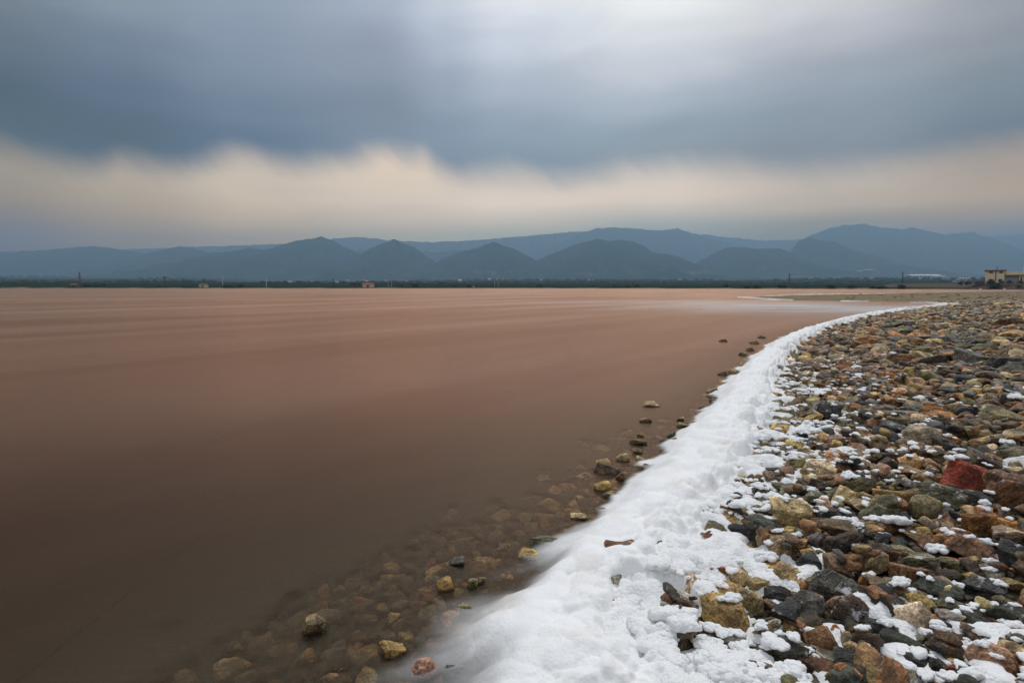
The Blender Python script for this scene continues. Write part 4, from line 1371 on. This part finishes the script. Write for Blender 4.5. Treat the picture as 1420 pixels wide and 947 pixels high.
# foam that sank in between the stones and lies over them in patches
dgx = np.arange(-0.35, 6.6, 0.015)
dgy = np.arange(1.15, 8.2, 0.015)
iy0, ix0 = int(round((dgy[0] - HY0) / HS)), int(round((dgx[0] - HX0) / HS))
low = HM_LOW
for ax in (0, 1):
    low = np.minimum.reduce([np.roll(low, q, ax) for q in (-3, -2, -1, 0, 1, 2, 3)])
sub_h = (0.06 * HM_LOW + 0.94 * blur(low, 3))[iy0:iy0 + len(dgy), ix0:ix0 + len(dgx)]
DX, DY = np.meshgrid(HX0 + HS * (ix0 + np.arange(sub_h.shape[1])), HY0 + HS * (iy0 + np.arange(sub_h.shape[0])))
x_, y_ = DX.ravel(), DY.ravel()
edge_x = np.interp(y_, rxs[::-1, 1] if rxs[0, 1] > rxs[-1, 1] else rxs[:, 1], rxs[::-1, 0] if rxs[0, 1] > rxs[-1, 1] else rxs[:, 0])
dd = x_ - edge_x
wid = 0.19 + 0.03 * y_
bias = 0.85 * np.exp(-np.maximum(dd + 0.13 + 0.03 * np.maximum(y_ - 1.6, 0), 0) / wid) - 0.30 - 0.05 * np.clip(dd / (0.3 * y_), 0, 2) - 0.10 * sstep(y_, 4.5, 7.5)
mk = bias + 0.55 * fbm(P3(x_ * 3.0, y_ * 3.0), 3, 81) + 0.42 * fbm(P3(x_ * 11.0, y_ * 11.0), 3, 84)
thk = np.clip(mk, -1, 0.55)
bub = domes(x_ + .012 * vnoise(P3(x_ * 20, y_ * 20), 4), y_, 0.085, 13) * 0.5 + domes(x_, y_, 0.045, 15) * 0.35
zz_ = sub_h.ravel() + 0.075 * thk + 0.080 * bub * sstep(mk, -0.14, 0.12) + 0.012 * fbm(P3(x_ * 30, y_ * 30), 3, 88) + 0.012
zg = zz_.reshape(DX.shape)
zz_ = np.minimum(zg, blur(zg, 4) + 0.014).ravel()
ok = (mk > -0.07) & (dd > -0.16 - .03 * y_) & (x_ < 0.93 * y_ + .3)
FG = grid_faces(*DX.shape)
FG = FG[ok[FG].any(1)]
uniq, inv = np.unique(FG.ravel(), return_inverse=True)
add("foam_patches", mesh_np("foam_patches", np.stack([x_, y_, zz_], 1)[uniq], inv.reshape(-1, 4), m_fleck, True), kind="stuff", label="patches of white foam lying between and over the stones")
print("drape faces", len(FG))

# small flecks: one mesh
rowsf = []
for _ in range(7500):
    y = math.exp(rnd.uniform(math.log(1.3), math.log(9.0)))
    e = foam_edge_x(y)
    dd = abs(rnd.gauss(0, 1)) * (0.30 if rnd.random() < .5 else 0.95)
    x = e - 0.12 + dd
    patchy = vnoise(np.array([[x * 3.1, y * 3.1, 7.0]]), 77)[0]
    if rnd.random() > 0.46 + 0.85 * patchy - 0.22 * max(0, dd - .3):
        continue
    r = rnd.uniform(.010, .028) * (1.35 if rnd.random() < .35 else 1.0) * (1 + .9 * math.exp(-dd / .18)) * (1 + 0.03 * y)
    rowsf.append((x, y, hm(x, y), r, rnd.uniform(0, 6.28)))
Vs, Fs, bb = [], [], 0
for (x, y, z, r, a) in rowsf:
    k = rnd.randrange(8)
    V, F2 = FLECK[k]
    V = V * (r, r, r * rnd.uniform(.7, 1.1))
    ca, sa_ = math.cos(a), math.sin(a)
    Vs.append(np.stack([x + V[:, 0] * ca - V[:, 1] * sa_, y + V[:, 0] * sa_ + V[:, 1] * ca, z + V[:, 2] + r * .05], 1))
    Fs.append(F2 + bb)
    bb += len(V)
add("foam_flecks", mesh_np("foam_flecks", np.concatenate(Vs), np.concatenate(Fs), m_fleck, True), kind="stuff", label="small flecks of white foam caught between the stones")
print("flecks", len(rowsf))


# ------------------------------------------------------------------ far shore
def flat_mat(name, c, rough=0.8, var=0.25, scale=1.5):
    m, t = new_mat(name)
    geo = t.n('ShaderNodeNewGeometry')
    n1 = t.noise(geo.outputs['Position'], scale, 5.0, 0.6)
    cc = t.mix(n1, tuple(v * (1 - var) for v in c), tuple(min(1, v * (1 + var)) for v in c))
    pb = t.n('ShaderNodeBsdfPrincipled', inp={'Base Color': cc, 'Roughness': rough, 'Specular IOR Level': 0.15 if rough > .5 else 0.5})
    mo = t.n('ShaderNodeOutputMaterial')
    t.link(pb.outputs[0], mo.inputs[0])
    return m


M = {
    'cream': flat_mat('cream_render', (0.78, 0.66, 0.43)), 'trim': flat_mat('brown_trim', (0.13, 0.085, 0.055)), 'glass': flat_mat('dark_pane', (0.04, 0.045, 0.05), 0.2),
    'roof': flat_mat('red_brown_tile', (0.20, 0.075, 0.05)), 'red': flat_mat('red_sheet_roof', (0.34, 0.075, 0.05)), 'dark': flat_mat('dark_metal', (0.05, 0.05, 0.055)), 'white': flat_mat('white_paint', (0.72, 0.72, 0.72)),
    'wood': flat_mat('weathered_wood', (0.16, 0.11, 0.07)), 'leaf': flat_mat('shrub_leaf', (0.035, 0.05, 0.02), 0.8, 0.6, 0.8), 'bark': flat_mat('bark', (0.07, 0.05, 0.035)),
    'stone': flat_mat('rubble_stone', (0.075, 0.052, 0.034), 0.9, 0.7, 0.8), 'blue': flat_mat('pale_blue_panel', (0.42, 0.52, 0.53)), 'pale': flat_mat('pale_wall', (0.50, 0.48, 0.45)), 'greyroof': flat_mat('grey_sheet', (0.33, 0.36, 0.40)),
}


def thing(name, loc, label, cat, group=None):
    o = add(name, None, loc, label=label, category=cat)
    if group:
        o['group'] = group
    return o


# --- the cream house on the bank
YB = 262.0
mpp = YB / FPX                                          # metres per photo pixel there
bx, _, bz = at_dist(1365, 392.2, YB)


def X(px):
    return at_dist(px, 390, YB)[0]


def Z(py):
    return at_dist(1380, py, YB)[2]


HTH = math.atan2(bx, YB)


def HP(px, back=0.0):
    """A point on the line of the house fronts, back metres behind it."""
    q = (X(px) - bx) * math.cos(HTH)
    return bx + q * math.cos(HTH) + back * math.sin(HTH), YB - q * math.sin(HTH) + back * math.cos(HTH)


# bank under the house
bankv = []
bx0, bx1 = X(1336), X(1600)
nb = 70
xs = np.linspace(bx0, bx1, nb)
prof_t = np.linspace(0, 1, 12)
for tt_ in prof_t:
    for x in xs:
        ramp = min(1, max(0, (x - bx0) / 12.0))
        yb_ = float(yfar(np.array([x]))[0]) - 3 + tt_ * 16
        top = Z(393.2) * ramp + 0.3
        bankv.append((x, yb_, -0.4 + (top + 0.4) * min(1, tt_ * 1.5) ** 0.7 + 0.5 * rnd.uniform(-1, 1) * (tt_ > 0.05) * (tt_ < .8)))
for dyy in (30, 80):
    for x in xs:
        bankv.append((x, float(yfar(np.array([x]))[0]) + dyy, (Z(393.2) * min(1, max(0, (x - bx0) / 12.0)) + 0.3)))
add("embankment", mesh_np("embankment", np.array(bankv), grid_faces(14, nb), M['stone'], False), kind="structure")

hs = thing("house", (bx, YB, Z(393.4)), "cream two-storey house with flat roof on the stony bank across the water", "house")
b0 = Z(393.4)


def part(name, parent, mb, mat, **kw):
    me = mb.mesh(name, mat)
    o = add(name, me, (0, 0, 0), parent, **kw)
    return o


def rel(px0, px1, y0, y1, py_top, py_bot):
    return (X(px0) - bx, X(px1) - bx, y0, y1, Z(py_bot) - b0, Z(py_top) - b0)


part("wall", hs, MB().box(*rel(1366, 1392, 0, 9, 376.2, 393.6)), M['cream'])
part("roof", hs, MB().box(*rel(1364, 1394, -.7, 9.7, 374.6, 376.15)), M['roof'])
part("drainpipe", hs, MB().box(*rel(1379.4, 1380.6, -.16, -.01, 376.3, 392)), M['trim'])
for (a, b_, c, d) in ((1371, 1375.6, 376.9, 379), (1385, 1389, 376.9, 379), (1371, 1375, 387.2, 391), (1384.4, 1389, 387.2, 391)):
    w = part("window", hs, MB().box(*rel(a - .3, b_ + .3, -.10, .02, c - .2, d + .2)), M['trim'])
    part("pane", w, MB().box(*rel(a, b_, -.13, -.11, c, d)), M['glass'])
part("antenna", hs, MB().bar((X(1381.3) - bx, 4, Z(374.8) - b0), (X(1381.3) - bx, 4, Z(368.6) - b0), .12, .06).bar((X(1380) - bx, 4, Z(371.5) - b0), (X(1382.6) - bx, 4, Z(371.5) - b0), .06), M['dark'])
part("balcony", hs, MB().box(*rel(1361.3, 1365.9, 1, 4, 385.6, 386.5)).box(*rel(1361.2, 1361.5, 1, 4, 381.5, 385.6)), M['dark'])

an = thing("annex", (*HP(1393, 1.5), b0), "long cream annex with pale blue wall panels beside the two-storey house", "building")


def rel2(px0, px1, y0, y1, py_top, py_bot):
    return (X(px0) - X(1393), X(px1) - X(1393), y0, y1, Z(py_bot) - b0, Z(py_top) - b0)


part("wall", an, MB().box(*rel2(1392.3, 1470, 1.5, 9, 379, 393.6)), M['cream'])
part("roof", an, MB().box(*rel2(1393.2, 1472, -1.0, 9.4, 377.0, 381.6)), M['cream'])
part("eave", an, MB().box(*rel2(1393.4, 1471, -.8, 1.4, 381.7, 382.5)), M['trim'])
for (a, b_) in ((1392.5, 1401.5), (1402, 1411.6)):
    part("panel", an, MB().box(*rel2(a, b_, 1.3, 1.48, 384, 391)), M['blue'])
for px in (1412.2, 1416.3, 1424, 1440):
    part("pillar", an, MB().box(*rel2(px, px + 1.0, -.6, .3, 382.6, 393.6)), M['cream'])
part("door", an, MB().box(*rel2(1413.4, 1415.9, 1.36, 1.49, 386, 393)), M['dark'])
tw = thing("tower", (*HP(1418, 5), b0), "pale stair tower rising above the cream annex roof", "tower")
part("wall", tw, MB().box(0, X(1436) - X(1418), 0.0, 5, Z(377) - b0, Z(368.4) - b0), M['cream'])
part("parapet", tw, MB().box(-.2, X(1436) - X(1418) + .2, -.2, 5.2, Z(368.35) - b0, Z(367.6) - b0), M['cream'])

sh = thing("lean_to_shed", (*HP(1352, -2), Z(392)), "low brown shed with sloping roof against the cream house", "shed")
z_ = Z(392)
mbw = MB().box(0, X(1365.6) - X(1352), 0, 3, Z(394.5) - z_, Z(390.5) - z_)
part("wall", sh, mbw, M['trim'])
mr = MB()
xa, xb = -1.5, X(1366) - X(1352) - .2
mr.v += [(xa, -.6, Z(392.2) - z_), (xb, -.6, Z(387.8) - z_), (xb, 3.4, Z(387.6) - z_), (xa, 3.4, Z(392) - z_), (xa, -.6, Z(392.7) - z_), (xb, -.6, Z(388.6) - z_), (xb, 3.4, Z(388.4) - z_), (xa, 3.4, Z(392.5) - z_)]
mr.f += [(0, 1, 2, 3), (7, 6, 5, 4), (0, 4, 5, 1), (1, 5, 6, 2), (2, 6, 7, 3), (3, 7, 4, 0)]
part("roof", sh, mr, M['roof'])

for o_ in (hs, an, tw, sh):
    o_.rotation_euler = (0, 0, -HTH)
    o_.scale = (math.cos(HTH), 1, 1)

# --- shrubs and trees
LEAFQ = None


def crown_mesh(seed, n=420, rx_=1.0, rz_=1.0, leaf=0.16):
    g = np.random.default_rng(seed)
    C = g.normal(0, 1, (9, 3))
    C = C / np.linalg.norm(C, axis=1)[:, None] * g.uniform(.25, .7, (9, 1))
    P = C[g.integers(0, 9, n)] + g.normal(0, .24, (n, 3))
    P[:, 2] = np.abs(P[:, 2] + .35)
    P *= (rx_, rx_, rz_)
    a = g.normal(0, 1, (n, 3))
    a /= np.linalg.norm(a, axis=1)[:, None]
    b_ = np.cross(a, g.normal(0, 1, (n, 3)))
    b_ /= np.linalg.norm(b_, axis=1)[:, None]
    s_ = leaf * g.uniform(.6, 1.5, (n, 1))
    V = np.stack([P - a * s_, P - b_ * s_ * .6, P + a * s_, P + b_ * s_ * .6], 1).reshape(-1, 3)
    F = np.arange(4 * n).reshape(-1, 4)
    return V, F


CROWN = [mesh_np("crown", *crown_mesh(40 + k), M['leaf'], False) for k in range(4)]
trunk_me = MB().bar((0, 0, -.3), (0.03, 0, .55), .07, .04).bar((0.03, 0, .5), (.3, .1, .9), .04, .02).bar((0.03, 0, .5), (-.25, .05, .95), .04, .02).mesh("trunk", M['bark'])


def shrub(x, y, w, hgt, label, name="shrub", cat="shrub", group=None, z=None):
    g = ground_z(x, y) if z is None else z
    r = thing(name, (x, y, g), label, cat, group)
    r.scale = (w / 2, w / 2, hgt)
    c = add("crown", CROWN[rnd.randrange(4)], (0, 0, 0.1), r)
    c.rotation_euler = (0, 0, rnd.uniform(0, 6.3))
    add("trunk", trunk_me, (0, 0, 0), r)
    return r


for px, w, top, lab in ((1374, 12, 389.3, "dark round bush below the windows of the cream house"), (1389, 8, 390.2, "dark bush between the cream house and its annex"), (1400, 13, 390.4, "dark bush below the pale blue panels of the annex"),
                        (1413, 12, 390.2, "dark bush before the annex door"), (1380, 18, 394, "broad dark bush low on the stony bank"), (1332, 10, 392.8, "bush at the low end of the stony bank"),
                        (1342, 11, 391.4, "bush beside the low brown shed's downhill end"), (1412, 12, 396, "scrubby bush on the bank under the annex")):
    low = "low on" in lab or "under the annex" in lab
    hx_, y = HP(px, -8.5 if low else -3.5)
    zb = Z(399.5) if low else Z(394.8)
    shrub(hx_, y, w * mpp * .8, max(.9, Z(top) - zb), lab, z=zb)

NTH = ['nearest', 'second', 'third', 'fourth', 'fifth', 'sixth', 'seventh', 'eighth', 'ninth', 'tenth', 'eleventh', 'twelfth', 'thirteenth', 'fourteenth', 'fifteenth']
FARMARK = [(110, 'the tall brown mast'), (228, 'the lattice pylon between the huts'), (308, 'the first white pole'), (369, 'the second white pole'), (510, 'the red-roofed hut'), (654, 'the low tan hut'),
           (1095, 'the pylon behind the spit'), (1205, 'the broad block on the mountain foot')]


def far_label(px, what, used_n):
    """Counted outwards from the nearest landmark of the far shore, which is how one would point it out."""
    mx, mk_ = min(FARMARK, key=lambda m: abs(m[0] - px))
    side = 'right' if px > mx else 'left'
    key = (what, mk_, side)
    used_n[key] = used_n.get(key, 0) + 1
    return '%s %s %s of %s' % (NTH[min(used_n[key], 15) - 1], what, side, mk_)


cnt = {}
for px in sorted((rnd.uniform(0, 1330) for _ in range(34)), key=lambda p: min(abs(m[0] - p) for m in FARMARK)):
    Yd = float(yfar(np.array([(px - 710) / FPX * 390]))[0]) + rnd.uniform(4, 40)
    x = (px - 710) / FPX * Yd
    Yd = max(float(yfar(np.array([x]))[0]) + 3, Yd)
    shrub(x, Yd, rnd.uniform(3, 7), rnd.uniform(0.8, 1.8), far_label(px, 'dark far-shore shrub', cnt), "far_shrub", "shrub", "shrubs along the far shore")

# woods and hedgerows of the plain that read as one mass
VW, FW, bw = [], [], 0
D1, F1 = ico(2)
for k in range(2600):
    row = rnd.choice([900, 1100, 1400, 1800, 2300, 2900])
    Yd = row * rnd.uniform(.97, 1.05)
    x = rnd.uniform(-1.0, 1.0) * Yd
    if Yd < float(yfar(np.array([x]))[0]) + 25:
        continue
    if vnoise(np.array([[x / (40 + row * .12), row, 3.0]]), 5)[0] < -0.15:
        continue
    r = rnd.uniform(2.0, 4.2) * (0.6 + row / 1400.0)
    hgt = rnd.uniform(1.2, 2.2) * (0.55 + row / 1000.0)
    V = D1 * (1 + 0.35 * vnoise(D1 * 2.2 + k, 9))[:, None] * (r, r, hgt)
    VW.append(V + (x, Yd, ground_z(x, Yd) + hgt * .5))
    FW.append(F1 + bw)
    bw += len(D1)
add("distant_woods", mesh_np("distant_woods", np.concatenate(VW), np.concatenate(FW), M['leaf'], False), kind="stuff", label="dark hedgerows and woods of the plain across the lake")

# --- huts on the far shore
YH = 412.0


def hut(px, w_px, h_px, label, roofm, gable=True, wallm='cream'):
    x, _, _ = at_dist(px, 398, YH)
    k = YH / FPX
    w, hgt = w_px * k, h_px * k
    g = ground_z(x, YH)
    o = thing("hut", (x, YH, g), label, "hut")
    part("wall", o, MB().box(-w / 2, w / 2, 0, w * .6, -.3, hgt * .62), M[wallm])
    part("roof", o, (MB().gable(-w * .56, w * .56, -.5, w * .6 + .5, hgt * .62 + .01, hgt) if gable else MB().box(-w * .6, w * .6, -.6, w * .6 + .5, hgt * .62 + .01, hgt * .85)), M[roofm])
    dr = part("door", o, MB().box(-w * .12, w * .12, -.06, -.01, 0, hgt * .45), M['dark'])
    return o


hut(102, 9, 5, "brown wooden hut alone on the far shore below the tall mast", 'wood', True, 'wood')
hut(281, 10, 5, "ochre hut with dark lean-to on the far shore by a white pole", 'wood', True, 'cream')
hut(492, 12, 6, "dark open shed with flat roof beside the red-roofed hut", 'dark', False, 'wood')
hut(510, 14, 6, "small red-roofed cream hut on the far shore", 'red', True, 'cream')
hut(654, 9, 3, "low tan hut on the far shore, farther along than the red-roofed one", 'wood', False, 'cream')


# --- poles and masts
def pole(px, top, mat, label, lattice=False, arms=True, Y=418.0, r=.18):
    x, _, z1 = at_dist(px, top, Y)
    g = ground_z(x, Y)
    o = thing("pylon" if lattice else "utility_pole", (x, Y, g), label, "pylon" if lattice else "pole")
    H = z1 - g
    if lattice:
        mb = MB()
        for sx in (-1, 1):
            for sy in (-1, 1):
                mb.bar((sx * .9, sy * .9, -.3), (sx * .15, sy * .15, H), .14, .09, 4)
        for k in range(6):
            za, zb = H * k / 6, H * (k + 1) / 6
            wa, wb = .9 - .75 * k / 6, .9 - .75 * (k + 1) / 6
            mb.bar((-wa, -wa, za), (wb, -wb, zb), .07, .07, 4)
            mb.bar((wa, -wa, za), (-wb, -wb, zb), .07, .07, 4)
        part("mast", o, mb, M[mat])
    else:
        part("shaft", o, MB().bar((0, 0, -.4), (0, 0, H), r, r * .7), M[mat])
    if arms:
        part("crossarm", o, MB().box(-1.3, 1.3, -.09, .09, H * .86, H * .86 + .16), M[mat])
    return o


pole(80, 391, 'dark', "short dark pole on the far shore, first one beyond the mud bank")
pole(110, 377.5, 'trim', "tall thin brown mast behind the brown wooden hut", True, False)
pole(228, 383, 'trim', "lattice pylon between the brown hut and the ochre hut", True, True)
pole(284, 385, 'dark', "dark pole rising right behind the ochre hut")
pole(308.5, 383.5, 'white', "white pole right of the ochre hut", False, False, r=.2)
pole(369, 384.5, 'white', "second white pole, standing farther from the ochre hut", False, False, r=.2)
pole(375.5, 392, 'dark', "short dark pole close beside the second white pole")
pole(462, 386, 'dark', "dark pole left of the open flat-roofed shed", r=.25)
pole(538, 384, 'pale', "slim pale pole right of the red-roofed hut", False, False)
pole(543, 388, 'pale', "shorter pale pole next to the slim one by the red-roofed hut", False, False)
pole(686, 391, 'pale', "pale gate post pole, nearer the low tan hut", False, False)
pole(691, 391, 'pale', "pale gate post pole, farther from the low tan hut", False, False)
pole(1095, 379, 'trim', "brown lattice pylon behind the tip of the spit", True, True, 520)
pole(1252, 377, 'dark', "dark lattice pylon in front of the long white factory hall", True, True, 560)


# --- settlements on the plain
def house_far(px, py, w_px, h_px, Y, wallm, roofm, label, name="village_house", cat="house", group=None, wins=0):
    x, _, _ = at_dist(px, py, Y)
    k = Y / FPX
    w, hgt = w_px * k, h_px * k
    g = ground_z(x, Y)
    zt = at_dist(px, py, Y)[2]
    g = min(g, zt)
    o = thing(name, (x, Y, g), label, cat, group)
    part("wall", o, MB().box(-w / 2, w / 2, 0, max(8, w * .4), -1, (zt - g) + hgt * .7), M[wallm])
    part("roof", o, MB().gable(-w * .53, w * .53, -1, max(8, w * .4) + 1, (zt - g) + hgt * .7 + .02, (zt - g) + hgt), M[roofm])
    for q in range(wins):
        xx = -w / 2 + w * (q + .5) / wins
        part("window", o, MB().box(xx - w / wins * .28, xx + w / wins * .28, -.25, -.02, (zt - g) + hgt * .2, (zt - g) + hgt * .5), M['glass'])
    return o


house_far(1285, 386, 40, 5.5, 2100, 'pale', 'white', "long white-roofed factory hall below the right-hand mountain", "factory", "factory", None, 8)
house_far(1303, 387, 18, 4.5, 2000, 'pale', 'greyroof', "grey-roofed hall at the near end of the white factory", "factory", "factory", None, 4)
house_far(1205, 378, 12, 4.6, 3300, 'wood', 'greyroof', "broad block with pale roof on the mountain foot", "apartment_block", "building", None, 5)
house_far(1192, 379, 9, 3.6, 3300, 'wood', 'greyroof', "lower block with pale roof on the mountain foot next to the broad one", "apartment_block", "building", None, 4)
house_far(1338, 389, 14, 4, 900, 'white', 'greyroof', "white house among trees left of the cream house", "village_house", "house", None, 3)
house_far(1330, 391, 8, 3, 880, 'pale', 'roof', "small pale house in front of the white house among trees", "village_house", "house", None, 2)
VPX = [rnd.choice([rnd.uniform(560, 760), rnd.uniform(760, 960), rnd.uniform(960, 1260), rnd.uniform(380, 560), rnd.uniform(1150, 1330)]) for _ in range(48)]
WN = {'pale': 'pale grey', 'white': 'white', 'cream': 'cream'}
RN = {'greyroof': 'grey', 'roof': 'brown', 'white': 'white'}
for px in sorted(VPX, key=lambda p: min(abs(m[0] - p) for m in FARMARK)):
    Yd = rnd.uniform(1500, 3300)
    x = (px - 710) / FPX * Yd
    g = ground_z(x, Yd)
    py = 397.5 - (g + 1 - CAM_Z) / Yd * FPX
    wl, rf = rnd.choice(['pale', 'pale', 'white', 'cream']), rnd.choice(['greyroof', 'roof', 'greyroof', 'white'])
    house_far(px, py, rnd.uniform(2.0, 6.0), rnd.uniform(1.4, 2.6), Yd, wl, rf, far_label(px, '%s house with %s roof' % (WN[wl], RN[rf]), cnt), "village_house", "house", "village houses on the plain")

# a few white things at the foot of the bank
for px, py, lab in ((1342, 400, "small white buoy-like float lying at the foot of the stony bank"), (1359.5, 401, "white float washed against the bank near the shed")):
    x, y = on_plane(px, py, 0.2)
    x, y = X(px), float(yfar(np.array([X(px)]))[0]) - 3.5
    o = thing("float", (x, y, 0), lab, "float")
    D, F = ico(2)
    add("hull", mesh_np("hull", D * (.55, .4, .32) + (0, 0, .1), F, M['white']), (0, 0, 0), o)
    part("ring", o, MB().bar((0, 0, .38), (0, 0, .6), .08), M['white'])

# ------------------------------------------------------------------ haze
m_haze, t = new_mat("haze")
vol = t.n('ShaderNodeVolumePrincipled', inp={'Color': (0.46, 0.73, 1.0, 1), 'Density': HAZE_SIGMA, 'Anisotropy': 0.35})
mo = t.n('ShaderNodeOutputMaterial')
t.link(vol.outputs[0], mo.inputs['Volume'])
add("haze", MB().box(-13500, 13500, -10300, HAZE_FAR, -5.0, HAZE_TOP).mesh("haze", m_haze), kind="stuff", label="pale blue haze over the lake and mountains")
